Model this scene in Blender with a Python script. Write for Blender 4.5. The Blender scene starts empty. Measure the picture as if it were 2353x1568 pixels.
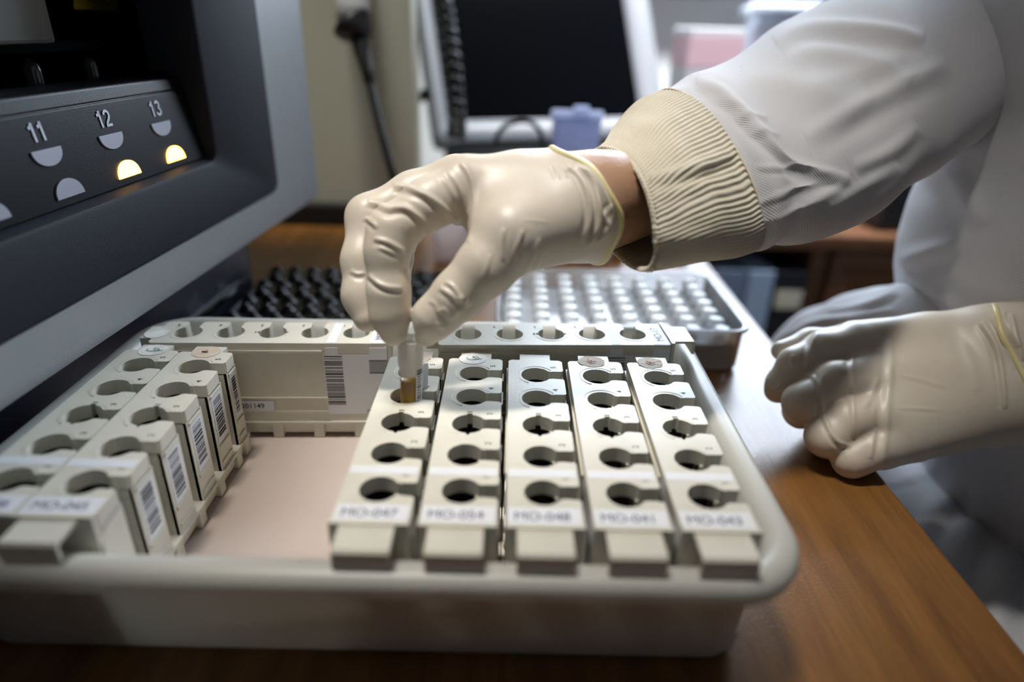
import bpy, bmesh, math, random
import numpy as np
import openvdb
from mathutils import Vector, Matrix
random.seed(7); np.random.seed(7)
SC = bpy.context.scene
COL = SC.collection
TOP = -0.062          # table top; z = 0 is the level of the sample racks' upper faces
FLOOR = TOP - 0.75
PI = math.pi

# ------------------------------------------------------------------ camera
CAM_POS = np.array([0.0448, -0.1931, 0.1538])
CAM_M = np.array([[0.9996374943, 0.0023467710, 0.0268211224],
                  [0.0251915136, -0.4330686319, -0.9010088500],
                  [0.0095009254, 0.9013578938, -0.4329707608]])   # rows: right, down, forward
FPX = 1516.0
def ray(px, py):
    return CAM_M.T @ np.array([(px - 1176.5) / FPX, (py - 784) / FPX, 1.0])
def cp(px, py, d):
    """world point seen at (px, py), d metres along the optical axis"""
    return CAM_POS + ray(px, py) * d
def onplane(px, py, axis, v):
    r = ray(px, py)
    return CAM_POS + r * ((v - CAM_POS[axis]) / r[axis])
def project(P):
    X = (np.atleast_2d(P) - CAM_POS) @ CAM_M.T
    return np.stack([1176.5 + FPX * X[:, 0] / X[:, 2], 784 + FPX * X[:, 1] / X[:, 2], X[:, 2]], 1)

cam = bpy.data.cameras.new('camera'); camo = bpy.data.objects.new('camera', cam); COL.objects.link(camo)
m = np.eye(4); m[:3, 0] = CAM_M[0]; m[:3, 1] = -CAM_M[1]; m[:3, 2] = -CAM_M[2]; m[:3, 3] = CAM_POS
camo.matrix_world = Matrix(m.tolist())
cam.sensor_width = 36; cam.lens = FPX * 36 / 2353; cam.clip_start = 0.01; cam.clip_end = 50
cam.dof.use_dof = True; cam.dof.focus_distance = 0.325; cam.dof.aperture_fstop = 2.9
SC.camera = camo

# ------------------------------------------------------------------ materials
def lin(c):
    out = []
    for v in c:
        v = v / 255.0
        out.append(v / 12.92 if v <= 0.04045 else ((v + 0.055) / 1.055) ** 2.4)
    return out
def mat(name, rgb, rough=0.5, metal=0.0, spec=0.5, vary=0.0, vscale=30, bump=0.0, bscale=200, transl=0.0,
        sss=0.0, sss_r=0.01, coat=0.0, vary_rgb=None, emit=None, estr=0.0, detail=4):
    mt = bpy.data.materials.new(name); mt.use_nodes = True
    nt = mt.node_tree; N = nt.nodes; L = nt.links
    b = N['Principled BSDF']; out = N['Material Output']
    c = lin(rgb)
    b.inputs['Base Color'].default_value = (*c, 1)
    b.inputs['Roughness'].default_value = rough
    b.inputs['Metallic'].default_value = metal
    b.inputs['Specular IOR Level'].default_value = spec
    b.inputs['Coat Weight'].default_value = coat
    b.inputs['Coat Roughness'].default_value = 0.08
    if sss:
        b.inputs['Subsurface Weight'].default_value = sss
        b.inputs['Subsurface Radius'].default_value = (1.0, 0.75, 0.55)
        b.inputs['Subsurface Scale'].default_value = sss_r
    tc = N.new('ShaderNodeTexCoord')
    if vary:
        no = N.new('ShaderNodeTexNoise'); no.inputs['Scale'].default_value = vscale; no.inputs['Detail'].default_value = detail
        L.new(tc.outputs['Object'], no.inputs['Vector'])
        mx = N.new('ShaderNodeMix'); mx.data_type = 'RGBA'
        c2 = lin(vary_rgb) if vary_rgb else [v * (1 - vary) for v in c]
        c1 = c if vary_rgb else [min(1, v * (1 + vary)) for v in c]
        mx.inputs[6].default_value = (*c1, 1); mx.inputs[7].default_value = (*c2, 1)
        rp = N.new('ShaderNodeValToRGB'); rp.color_ramp.elements[0].position = 0.35; rp.color_ramp.elements[1].position = 0.65
        L.new(no.outputs['Fac'], rp.inputs['Fac'])
        mu = N.new('ShaderNodeMath'); mu.operation = 'MULTIPLY'; mu.inputs[1].default_value = vary if vary_rgb else 1.0
        L.new(rp.outputs['Color'], mu.inputs[0]); L.new(mu.outputs[0], mx.inputs[0])
        L.new(mx.outputs[2], b.inputs['Base Color'])
    if bump:
        n2 = N.new('ShaderNodeTexNoise'); n2.inputs['Scale'].default_value = bscale; n2.inputs['Detail'].default_value = 3
        L.new(tc.outputs['Object'], n2.inputs['Vector'])
        bp = N.new('ShaderNodeBump'); bp.inputs['Strength'].default_value = bump; bp.inputs['Distance'].default_value = 0.0006
        L.new(n2.outputs['Fac'], bp.inputs['Height']); L.new(bp.outputs['Normal'], b.inputs['Normal'])
    if emit:
        b.inputs['Emission Color'].default_value = (*lin(emit), 1); b.inputs['Emission Strength'].default_value = estr
    if transl:
        tr = N.new('ShaderNodeBsdfTranslucent'); tr.inputs['Color'].default_value = (*c, 1)
        ms = N.new('ShaderNodeMixShader'); ms.inputs[0].default_value = transl
        L.new(b.outputs[0], ms.inputs[1]); L.new(tr.outputs[0], ms.inputs[2]); L.new(ms.outputs[0], out.inputs['Surface'])
    return mt
def clear_mat(name, rgb, opacity=0.15, rough=0.05, ior=1.45, body=0.1):
    """thin clear plastic: fresnel gloss over transparency, with a little milky body"""
    mt = bpy.data.materials.new(name); mt.use_nodes = True
    nt = mt.node_tree; N = nt.nodes; L = nt.links; N.clear()
    out = N.new('ShaderNodeOutputMaterial'); t = N.new('ShaderNodeBsdfTransparent'); t.inputs[0].default_value = (*lin(rgb), 1)
    g = N.new('ShaderNodeBsdfGlossy'); g.inputs['Roughness'].default_value = rough; g.inputs[0].default_value = (1, 1, 1, 1)
    d = N.new('ShaderNodeBsdfDiffuse'); d.inputs[0].default_value = (*lin(rgb), 1)
    f = N.new('ShaderNodeFresnel'); f.inputs[0].default_value = ior
    m1 = N.new('ShaderNodeMixShader'); m1.inputs[0].default_value = opacity
    L.new(t.outputs[0], m1.inputs[1]); L.new(d.outputs[0], m1.inputs[2])
    m2 = N.new('ShaderNodeMixShader'); L.new(f.outputs[0], m2.inputs[0])
    L.new(m1.outputs[0], m2.inputs[1]); L.new(g.outputs[0], m2.inputs[2]); L.new(m2.outputs[0], out.inputs[0])
    return mt

def wood_mat(name, c1, c2, rough=0.35, stretch=(14, 1.2, 14), spec=0.5):
    mt = bpy.data.materials.new(name); mt.use_nodes = True
    nt = mt.node_tree; N = nt.nodes; L = nt.links; b = N['Principled BSDF']
    tc = N.new('ShaderNodeTexCoord'); mp = N.new('ShaderNodeMapping'); mp.inputs['Scale'].default_value = stretch
    L.new(tc.outputs['Object'], mp.inputs[0])
    n1 = N.new('ShaderNodeTexNoise'); n1.inputs['Scale'].default_value = 6; n1.inputs['Detail'].default_value = 8; n1.inputs['Distortion'].default_value = 0.6
    n2 = N.new('ShaderNodeTexNoise'); n2.inputs['Scale'].default_value = 55; n2.inputs['Detail'].default_value = 4
    L.new(mp.outputs[0], n1.inputs[0]); L.new(mp.outputs[0], n2.inputs[0])
    a = N.new('ShaderNodeMath'); a.operation = 'MULTIPLY_ADD'; a.inputs[1].default_value = 0.35; L.new(n2.outputs['Fac'], a.inputs[0])
    L.new(n1.outputs['Fac'], a.inputs[2])
    r = N.new('ShaderNodeValToRGB'); r.color_ramp.elements[0].position = 0.45; r.color_ramp.elements[1].position = 0.85
    r.color_ramp.elements[0].color = (*lin(c2), 1); r.color_ramp.elements[1].color = (*lin(c1), 1)
    L.new(a.outputs[0], r.inputs[0]); L.new(r.outputs[0], b.inputs['Base Color'])
    n3 = N.new('ShaderNodeTexNoise'); n3.inputs['Scale'].default_value = 900; n3.inputs['Detail'].default_value = 2; L.new(tc.outputs['Object'], n3.inputs[0])
    bp = N.new('ShaderNodeBump'); bp.inputs['Strength'].default_value = 0.35; bp.inputs['Distance'].default_value = 0.0004
    L.new(n3.outputs['Fac'], bp.inputs['Height']); L.new(bp.outputs[0], b.inputs['Normal'])
    b.inputs['Roughness'].default_value = rough; b.inputs['Specular IOR Level'].default_value = spec
    return mt

# ------------------------------------------------------------------ mesh building
class MB:
    def __init__(s): s.v = []; s.f = []; s.mi = []; s.sm = []
    def add(s, vs, fs, mi=0, smooth=False):
        o = len(s.v); s.v += [tuple(map(float, p)) for p in vs]
        for f in fs: s.f.append([i + o for i in f]); s.mi.append(mi); s.sm.append(smooth)
        return s
    def box(s, x0, x1, y0, y1, z0, z1, mi=0):
        vs = [(x, y, z) for z in (z0, z1) for y in (y0, y1) for x in (x0, x1)]
        return s.add(vs, [(0, 2, 3, 1), (4, 5, 7, 6), (0, 1, 5, 4), (2, 6, 7, 3), (0, 4, 6, 2), (1, 3, 7, 5)], mi)
    def quad(s, a, b, c, d, mi=0): return s.add([a, b, c, d], [(0, 1, 2, 3)], mi)
    def prism(s, poly, z0, z1, mi=0, ax=2, cap=True):
        """2D polygon extruded along axis ax"""
        n = len(poly)
        def P(p, z): return (p[0], p[1], z) if ax == 2 else ((z, p[0], p[1]) if ax == 0 else (p[0], z, p[1]))
        vs = [P(p, z0) for p in poly] + [P(p, z1) for p in poly]
        fs = [(i, (i + 1) % n, (i + 1) % n + n, i + n) for i in range(n)]
        if cap: fs += [tuple(range(n - 1, -1, -1)), tuple(range(n, 2 * n))]
        return s.add(vs, fs, mi)
    def lathe(s, prof, n=32, c=(0, 0, 0), mi=0, smooth=True, axis=None):
        vs = []; fs = []
        for r, z in prof:
            for k in range(n):
                a = 2 * PI * k / n; vs.append((r * math.cos(a), r * math.sin(a), z))
        for i in range(len(prof) - 1):
            for k in range(n):
                k2 = (k + 1) % n; fs.append((i * n + k, i * n + k2, (i + 1) * n + k2, (i + 1) * n + k))
        R = Vector((0, 0, 1)).rotation_difference(Vector(axis)).to_matrix() if axis is not None else None
        out = []
        for p in vs:
            q = R @ Vector(p) if R else Vector(p)
            out.append((q[0] + c[0], q[1] + c[1], q[2] + c[2]))
        return s.add(out, fs, mi, smooth)
    def tube(s, pts, r, n=10, mi=0, closed=False, caps=True):
        pts = [Vector(p) for p in pts]; m = len(pts)
        rs = r if hasattr(r, '__len__') else [r] * m
        vs = []; fs = []
        prev = None
        for i, p in enumerate(pts):
            if closed: t = pts[(i + 1) % m] - pts[i - 1]
            else: t = pts[min(i + 1, m - 1)] - pts[max(i - 1, 0)]
            t.normalize()
            if prev is None:
                a = Vector((0, 0, 1)) if abs(t.z) < 0.9 else Vector((1, 0, 0)); x = t.cross(a).normalized()
            else:
                x = (prev - t * prev.dot(t)).normalized()
            prev = x; y = t.cross(x)
            for k in range(n):
                a = 2 * PI * k / n; vs.append(p + (x * math.cos(a) + y * math.sin(a)) * rs[i])
        for i in range(m if closed else m - 1):
            j = (i + 1) % m
            for k in range(n):
                k2 = (k + 1) % n; fs.append((i * n + k, i * n + k2, j * n + k2, j * n + k))
        if caps and not closed: fs += [tuple(range(n - 1, -1, -1)), tuple(range((m - 1) * n, m * n))]
        return s.add(vs, fs, mi, True)
    def loops(s, loops, closed=True, cap0=False, cap1=False, mi=0, smooth=True):
        n = len(loops[0]); vs = [p for l in loops for p in l]; fs = []
        for i in range(len(loops) - 1):
            for k in range(n if closed else n - 1):
                k2 = (k + 1) % n; fs.append((i * n + k, i * n + k2, (i + 1) * n + k2, (i + 1) * n + k))
        if cap0: fs.append(tuple(range(n - 1, -1, -1)))
        if cap1: fs.append(tuple(range((len(loops) - 1) * n, len(loops) * n)))
        return s.add(vs, fs, mi, smooth)
    def xf(s, fn, i0=0):
        for i in range(i0, len(s.v)): s.v[i] = tuple(map(float, fn(s.v[i])))
        return s
    def build(s, name, mats, parent=None, bevel=0.0, seg=2, ang=35, smooth=None, loc=None, recalc=True, subsurf=0, autosmooth=None):
        me = bpy.data.meshes.new(name); me.from_pydata(s.v, [], s.f)
        if not isinstance(mats, (list, tuple)): mats = [mats]
        for mm in mats: me.materials.append(mm)
        me.polygons.foreach_set('material_index', s.mi)
        me.polygons.foreach_set('use_smooth', [bool(x) if smooth is None else smooth for x in s.sm])
        if recalc:
            bm = bmesh.new(); bm.from_mesh(me)
            big = [f for f in bm.faces if len(f.verts) > 4]
            bmesh.ops.recalc_face_normals(bm, faces=bm.faces[:])
            if big: bmesh.ops.triangulate(bm, faces=big, ngon_method='EAR_CLIP')
            bm.to_mesh(me); bm.free()
        me.update()
        o = bpy.data.objects.new(name, me); COL.objects.link(o)
        if parent is not None: o.parent = parent
        if loc is not None: o.location = loc
        if bevel:
            b = o.modifiers.new('bevel', 'BEVEL'); b.width = bevel; b.segments = seg; b.limit_method = 'ANGLE'; b.angle_limit = math.radians(ang)
            b.harden_normals = False
        if autosmooth:
            me.polygons.foreach_set('use_smooth', [True] * len(me.polygons))
            me.set_sharp_from_angle(angle=math.radians(autosmooth))
        if subsurf:
            sb = o.modifiers.new('sub', 'SUBSURF'); sb.levels = subsurf; sb.render_levels = subsurf
        return o
def tag(o, label=None, cat=None, group=None, kind=None):
    if label: o['label'] = label
    if cat: o['category'] = cat
    if group: o['group'] = group
    if kind: o['kind'] = kind
    return o
def thing(name, label, cat, loc=(0, 0, 0), rz=0.0, group=None):
    o = bpy.data.objects.new(name, None); COL.objects.link(o); o.location = loc; o.rotation_euler = (0, 0, rz)
    o.empty_display_size = 0.02
    return tag(o, label, cat, group)
def copy_tree(o, parent=None):
    c = o.copy(); COL.objects.link(c)
    if parent is not None: c.parent = parent
    for ch in list(o.children): copy_tree(ch, c)
    return c
def structure(o): o['kind'] = 'structure'; return o
def rrect(x0, x1, y0, y1, r, n=6):
    pts = []
    for cx, cy, a0 in ((x1 - r, y1 - r, 0), (x0 + r, y1 - r, 90), (x0 + r, y0 + r, 180), (x1 - r, y0 + r, 270)):
        for k in range(n + 1):
            a = math.radians(a0 + 90 * k / n); pts.append((cx + r * math.cos(a), cy + r * math.sin(a)))
    return pts
def text_geo(txt, size, bold=0.0, spacing=1.0):
    """flat glyph mesh of a string, centred, as (verts2d, faces)"""
    cu = bpy.data.curves.new('t', 'FONT'); cu.body = txt; cu.size = size; cu.align_x = 'CENTER'; cu.align_y = 'CENTER'
    cu.offset = bold * size; cu.space_character = spacing; cu.resolution_u = 3
    o = bpy.data.objects.new('t', cu); COL.objects.link(o)
    dg = bpy.context.evaluated_depsgraph_get(); dg.update()
    me = bpy.data.meshes.new_from_object(o.evaluated_get(dg))
    vs = [(v.co.x, v.co.y) for v in me.vertices]; fs = [tuple(p.vertices) for p in me.polygons]
    bpy.data.objects.remove(o); bpy.data.curves.remove(cu); bpy.data.meshes.remove(me)
    return vs, fs
def put_text(mb, txt, size, origin, right, up, mi=0, bold=0.0, lift=0.00008, spacing=1.0):
    vs, fs = text_geo(txt, size, bold, spacing)
    O = np.array(origin, float); R = np.array(right, float); U = np.array(up, float)
    R /= np.linalg.norm(R); U /= np.linalg.norm(U); Nn = np.cross(R, U)
    mb.add([O + R * a + U * b + Nn * lift for a, b in vs], fs, mi)

def ribbon(mb, pts, w, to3, mi=0):
    """flat stroke along a 2D polyline with mitred joints"""
    p = np.array(pts, float); n = len(p); L_ = []; R_ = []
    for i in range(n):
        a = p[i] - p[i - 1] if i > 0 else p[1] - p[0]; b = p[i + 1] - p[i] if i < n - 1 else p[i] - p[i - 1]
        a = a / np.linalg.norm(a); b = b / np.linalg.norm(b); t = a + b; t = t / (np.linalg.norm(t) + 1e-9); nn = np.array([-t[1], t[0]])
        k = min(1.6, 1 / max(0.5, nn @ np.array([-a[1], a[0]]))) * w / 2
        L_.append(to3(p[i] + nn * k)); R_.append(to3(p[i] - nn * k))
    mb.add(L_ + R_, [(i, i + 1, n + i + 1, n + i) for i in range(n - 1)], mi)
def arc2(cx, cy, rx, ry, a0, a1, n=14): return [(cx + rx * math.cos(math.radians(a0 + (a1 - a0) * k / n)), cy + ry * math.sin(math.radians(a0 + (a1 - a0) * k / n))) for k in range(n + 1)]
BOLD = {'1': [[(0.30, 0.0), (0.30, 1.0)], [(0.28, 0.90), (0.20, 0.80), (0.04, 0.73)]],
        '2': [arc2(0.30, 0.70, 0.23, 0.23, 175, -20) + [(0.42, 0.46), (0.18, 0.24), (0.09, 0.07)], [(0.02, 0.08), (0.60, 0.08)]],
        '3': [arc2(0.28, 0.735, 0.21, 0.19, 160, -90, 12), arc2(0.27, 0.285, 0.25, 0.215, 90, -165, 14)]}
def put_bold(mb, txt, h, origin, right, up, mi=0, adv=0.66, stroke=0.16):
    O = np.array(origin, float); R = np.array(right, float); U = np.array(up, float); x0 = -adv * len(txt) / 2
    for k, ch in enumerate(txt):
        for st in BOLD[ch]:
            ribbon(mb, st, stroke, lambda q, k=k: O + R * (x0 + adv * k + q[0]) * h + U * (q[1] - 0.5) * h, mi)
# ------------------------------------------------------------------ setting
M_table = wood_mat('table_wood', (136, 92, 46), (98, 65, 30), rough=0.3, stretch=(10, 1.0, 10))
M_wall = mat('wall_paint', (190, 188, 168), rough=0.75, vary=0.06, vscale=3, bump=0.15, bscale=60)
M_wallfar = mat('far_wall_paint', (228, 230, 228), rough=0.7, vary=0.04, vscale=3)
M_floor = mat('floor_vinyl', (120, 112, 104), rough=0.45, vary=0.15, vscale=8)
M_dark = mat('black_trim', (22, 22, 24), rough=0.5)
fl = MB().box(-1.6, 2.2, -1.6, 1.62, FLOOR - 0.03, FLOOR).build('floor', M_floor); structure(fl)
# partition behind the scanner
wb = MB().box(-1.6, -0.062, 0.57, 0.62, FLOOR, 1.5).build('wall_back', M_wall, bevel=0.004); structure(wb)
bb = MB().box(-1.6, -0.06, 0.553, 0.57, TOP, TOP + 0.024).build('shadow_strip_back', M_dark, bevel=0.003); structure(bb)  # dark strip stands in for the shadow at the partition's foot
# far wall with its window
WX0, WX1, WZ0, WZ1 = 0.12, 1.55, 0.27, 1.35
fw = MB()
fw.box(-1.6, WX0, 1.50, 1.60, FLOOR, 1.8); fw.box(WX1, 2.2, 1.50, 1.60, FLOOR, 1.8)
fw.box(WX0, WX1, 1.50, 1.60, FLOOR, WZ0); fw.box(WX0, WX1, 1.50, 1.60, WZ1, 1.8)
structure(fw.build('wall_far', M_wallfar))
M_frame = mat('window_frame_white', (225, 228, 230), rough=0.4)
w1 = MB()
for x0, x1 in ((WX0, WX0 + 0.05), (0.81, 0.86), (WX1 - 0.05, WX1)): w1.box(x0, x1, 1.53, 1.57, WZ0, WZ1)
for z0, z1 in ((WZ0, WZ0 + 0.05), (WZ1 - 0.05, WZ1)): w1.box(WX0, WX1, 1.53, 1.57, z0, z1)
win = structure(w1.build('window_1', M_frame, bevel=0.004))
pane = MB().quad((WX0, 1.55, WZ0), (WX1, 1.55, WZ0), (WX1, 1.55, WZ1), (WX0, 1.55, WZ1)).build('pane', clear_mat('window_glass', (245, 250, 255), 0.02), win)
structure(MB().box(WX0 - 0.06, WX1 + 0.06, 1.44, 1.53, WZ0 - 0.05, WZ0 - 0.02).build('trim_1', mat('sill_stone', (150, 148, 150), rough=0.4), bevel=0.004))
structure(MB().box(-1.6, 2.2, 1.49, 1.50, FLOOR, FLOOR + 0.1).build('baseboard_far', mat('skirting', (90, 60, 40), rough=0.4), bevel=0.003))
structure(MB().box(2.2, 2.3, -1.6, 1.62, FLOOR, 1.8).build('wall_right', M_wallfar))

# ------------------------------------------------------------------ table
t = thing('wooden_table', 'brown wooden laboratory table under the tray and racks', 'table', (0, 0, FLOOR))
H = TOP - FLOOR
MB().prism([(-1.0, -0.55), (0.251, -0.55), (0.251, 1.15), (-0.055, 1.15), (-0.055, 0.5525), (-1.0, 0.5525)], H - 0.03, H).build('table_top', M_table, t, bevel=0.0022, seg=3)
for x, y in ((-0.93, -0.48), (0.18, -0.48), (-0.93, 0.49), (0.18, 1.08), (0.0, 1.08)):
    MB().box(x - 0.03, x + 0.03, y - 0.03, y + 0.03, 0, H - 0.03).build('leg', M_table, t, bevel=0.003)
ap = MB(); ap.box(-0.9, 0.15, -0.49, -0.465, H - 0.12, H - 0.03); ap.box(0.03, 0.15, 1.065, 1.09, H - 0.12, H - 0.03)
ap.box(0.165, 0.19, -0.45, 1.05, H - 0.12, H - 0.03); ap.box(-0.94, -0.915, -0.45, 0.46, H - 0.12, H - 0.03)
ap.build('apron', M_table, t, bevel=0.002)
# ------------------------------------------------------------------ tray
M_tray = mat('tray_plastic', (214, 212, 203), rough=0.38, transl=0.28, vary=0.03, vscale=12)
M_traypad = mat('tray_floor_plastic', (206, 191, 181), rough=0.5, vary=0.5, vscale=9, vary_rgb=(190, 171, 160))
def tray_outline(off, z, n=8):
    x0, x1, y0 = -0.1500 - off, 0.1365 + off, -0.0205 - off
    r = max(0.004, 0.014 + off)
    pts = rrect(x0, x1, y0, 0.152 + off, r, n)
    out = []
    for x, y in pts:
        k = (y + 0.02) / 0.17; k = min(max(k, 0), 1.1)
        out.append((x, y + 0.0045 * k + 0.020 * k * (x - 0.0) , z))
    return out
tray = thing('plastic_tray', 'white translucent plastic tray holding the sample racks', 'tray', (0, 0, 0))
L = [tray_outline(-0.0045, TOP + 0.0002), tray_outline(-0.001, TOP + 0.0014), tray_outline(0.0005, TOP + 0.004), tray_outline(0.0035, -0.021), tray_outline(0.0055, -0.0195), tray_outline(0.0125, -0.0192),
     tray_outline(0.0148, -0.0170), tray_outline(0.0156, -0.0135), tray_outline(0.0148, -0.0100), tray_outline(0.0125, -0.0083),
     tray_outline(0.0085, -0.0080), tray_outline(0.0055, -0.0090), tray_outline(0.0030, -0.0125), tray_outline(-0.0005, -0.054), tray_outline(-0.0020, -0.0572), tray_outline(-0.005, -0.0588)]
tb = MB().loops(L, cap0=True, cap1=True).build('basin', [M_tray], tray)
fp = MB(); fp.prism([(p[0], p[1]) for p in tray_outline(-0.0065, 0)], -0.0588, -0.0584); fp.build('floor_liner', M_traypad, tray)

# ------------------------------------------------------------------ sample racks
M_rack = mat('rack_plastic', (214, 209, 194), rough=0.36, vary=0.05, vscale=40, bump=0.10, bscale=700, spec=0.5)
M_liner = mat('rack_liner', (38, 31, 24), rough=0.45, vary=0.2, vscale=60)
M_label = mat('label_paper', (228, 228, 230), rough=0.5)
M_ink = mat('label_ink', (22, 20, 22), rough=0.6)
M_inkb = mat('label_blue_ink', (48, 52, 96), rough=0.6)
M_sticker = mat('round_sticker_paper', (226, 224, 216), rough=0.6, vary=0.2, vscale=80)
M_sticker2 = mat('aged_sticker_paper', (216, 200, 176), rough=0.7, vary=0.5, vscale=120, vary_rgb=(196, 170, 150))
M_green = mat('green_pen', (60, 130, 120), rough=0.6)
M_red = mat('faded_red_pen', (220, 172, 154), rough=0.6)
PITCH = 0.0224; HX = 0.0135; Y0 = -0.0187; Y1 = 0.1052; RH = 0.0072; SH = 0.0038
HY = [PITCH * j for j in range(5)]
def plate_outline():
    p = []
    r = 0.0022
    def corner(cx, cy, a0, n=4):
        for k in range(n + 1):
            a = math.radians(a0 + 90 * k / n); p.append((cx + r * math.cos(a), cy + r * math.sin(a)))
    corner(HX - r, Y0 + r, 270)
    a0 = math.asin(SH / RH)
    for j, yc in enumerate(HY):
        f = 0.0012
        p.append((HX, yc - SH - f)); p.append((HX - 0.0005, yc - SH - 0.0003)); p.append((HX - f, yc - SH))
        p.append((RH * math.cos(a0) + 0.0016, yc - SH + 0.0004))
        n = 40
        for k in range(n + 1):
            a = -a0 - (2 * PI - 2 * a0) * k / n
            deg = math.degrees(a) % 360
            if j == 2 and 84 <= deg <= 96:
                if not (p and p[-1][1] > yc + RH + 0.001):
                    pass
            if j == 2 and abs(deg - 270) < 5:
                p += [(-0.0014, yc - RH + 0.0002)] if False else []
            p.append((RH * math.cos(a), yc + RH * math.sin(a)))
        if j == 2:
            # key slot on the far side and a nick on the near side of the middle hole
            q = p[-(n + 1):]; del p[-(n + 1):]; done_f = done_n = False
            for (x, y) in q:
                if abs(x) < 0.0013 and y > yc:
                    if not done_f: p += [(-0.0012, yc + RH - 0.0001), (-0.0012, yc + RH + 0.0026), (0.0012, yc + RH + 0.0026), (0.0012, yc + RH - 0.0001)]; done_f = True
                elif abs(x) < 0.0011 and y < yc:
                    if not done_n: p += [(0.001, yc - RH + 0.0001), (0.0004, yc - RH - 0.0012), (-0.0004, yc - RH - 0.0012), (-0.001, yc - RH + 0.0001)]; done_n = True
                else: p.append((x, y))
        p.append((RH * math.cos(a0) + 0.0016, yc + SH - 0.0003))
        p.append((RH * math.cos(a0) + 0.0020, yc + SH)); p.append((HX - f, yc + SH)); p.append((HX - 0.0005, yc + SH + 0.0003)); p.append((HX, yc + SH + f))
    corner(HX - r, Y1 - r, 0); corner(-HX + r, Y1 - r, 90); corner(-HX + r, Y0 + r, 180)
    return p
def fix_far(p): return p
rb = MB()
rb.prism(plate_outline(), -0.0065, 0.0)
ZB = -0.0480
rb.box(-HX, -HX + 0.0016, Y0 + 0.001, Y1 - 0.001, ZB, -0.006)                 # plain side wall
rb.box(-HX + 0.001, HX - 0.001, Y0, Y0 + 0.0015, ZB, -0.006); rb.box(-HX + 0.001, HX - 0.001, Y1 - 0.0015, Y1, ZB, -0.006)
edges = [Y0 + 0.0008] + sum([[y - SH, y + SH] for y in HY], []) + [Y1 - 0.0008]
segs = [(edges[2 * i], edges[2 * i + 1]) for i in range(6)]
for k, (a, b) in enumerate(segs):
    rb.box(HX - 0.0016, HX, a, b, ZB, -0.006)
    if k > 0: rb.box(HX - 0.0085, HX - 0.0003, a, a + 0.0013, ZB, -0.006)
    if k < 5: rb.box(HX - 0.0085, HX - 0.0003, b - 0.0013, b, ZB, -0.006)
    for z in (-0.0075, -0.0352, -0.0440):                                     # moulded ribs on each column
        if b - a > 0.009: rb.box(HX - 0.0002, HX + 0.0007, a + 0.0016, b - 0.0016, z - 0.0006, z + 0.0006)
rb.box(-HX - 0.0012, HX + 0.0012, Y0, Y1, ZB - 0.0014, ZB)                    # ledge
rb.box(-HX + 0.0012, HX - 0.0012, Y0 + 0.001, Y1 - 0.001, -0.0560, ZB - 0.001)  # skirt
for y in HY + [Y1 - 0.004, Y0 + 0.004]:
    rb.box(-HX - 0.0008, -HX + 0.003, y - 0.0028, y + 0.0028, -0.0580, ZB - 0.001)
    rb.box(HX - 0.003, HX + 0.0008, y - 0.0028, y + 0.0028, -0.0580, ZB - 0.001)
rb.box(-HX - 0.0008, -HX + 0.0005, 0.0165, Y1 - 0.0012, -0.0058, -0.0042)     # lip under the edge, plain side
for z in (-0.0333, -0.0419): rb.box(-HX - 0.0006, -HX + 0.0005, 0.0160, Y1 - 0.002, z - 0.0006, z + 0.0006)
# lip standing up beside the plain wall, end ridge, hooked handle and far tab
rb.box(-0.0135, 0.0135, Y0 - 0.0012, Y0 + 0.0006, -0.012, 0.0009)
hk = [(Y0 - 0.001, 0.0002), (-0.0312, 0.0002), (-0.0322, -0.0008), (-0.0322, -0.0074), (-0.0308, -0.0074), (-0.0308, -0.0016), (-0.0302, -0.0012), (Y0 - 0.001, -0.0012)]
rb.prism(hk, -0.0098, 0.0090, ax=0)
rb.box(-0.0078, 0.0076, Y1 - 0.001, 0.1115, -0.0050, -0.0001)
# raised arc rims round the holes
for j, yc in enumerate(HY):
    pts = [(0.0088 * math.cos(math.radians(a)), yc + 0.0088 * math.sin(math.radians(a)), -0.00003) for a in range(34, 245, 6)]
    if j == 2: pts = [q for q in pts if not abs(q[0]) < 0.0018]
    rb.tube(pts[:], 0.00028, n=6)
def col_mesh(k):
    lb = MB()
    x = HX + 0.00012
    for a, b in (segs[k],):
        lb.quad((x, a + 0.0022, -0.0335), (x, b - 0.0018, -0.0335), (x, b - 0.0018, -0.0090), (x, a + 0.0022, -0.0090), 0)
        z = -0.0105; rnd = random.Random(11 + k)
        while z > -0.0305:
            h = rnd.choice((0.0004, 0.0004, 0.0008, 0.0012)); g = rnd.choice((0.0004, 0.0005, 0.0009))
            lb.quad((x + 0.0001, a + 0.0035, z - h), (x + 0.0001, b - 0.0032, z - h), (x + 0.0001, b - 0.0032, z), (x + 0.0001, a + 0.0035, z), 1)
            z -= h + g
    return lb
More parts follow.
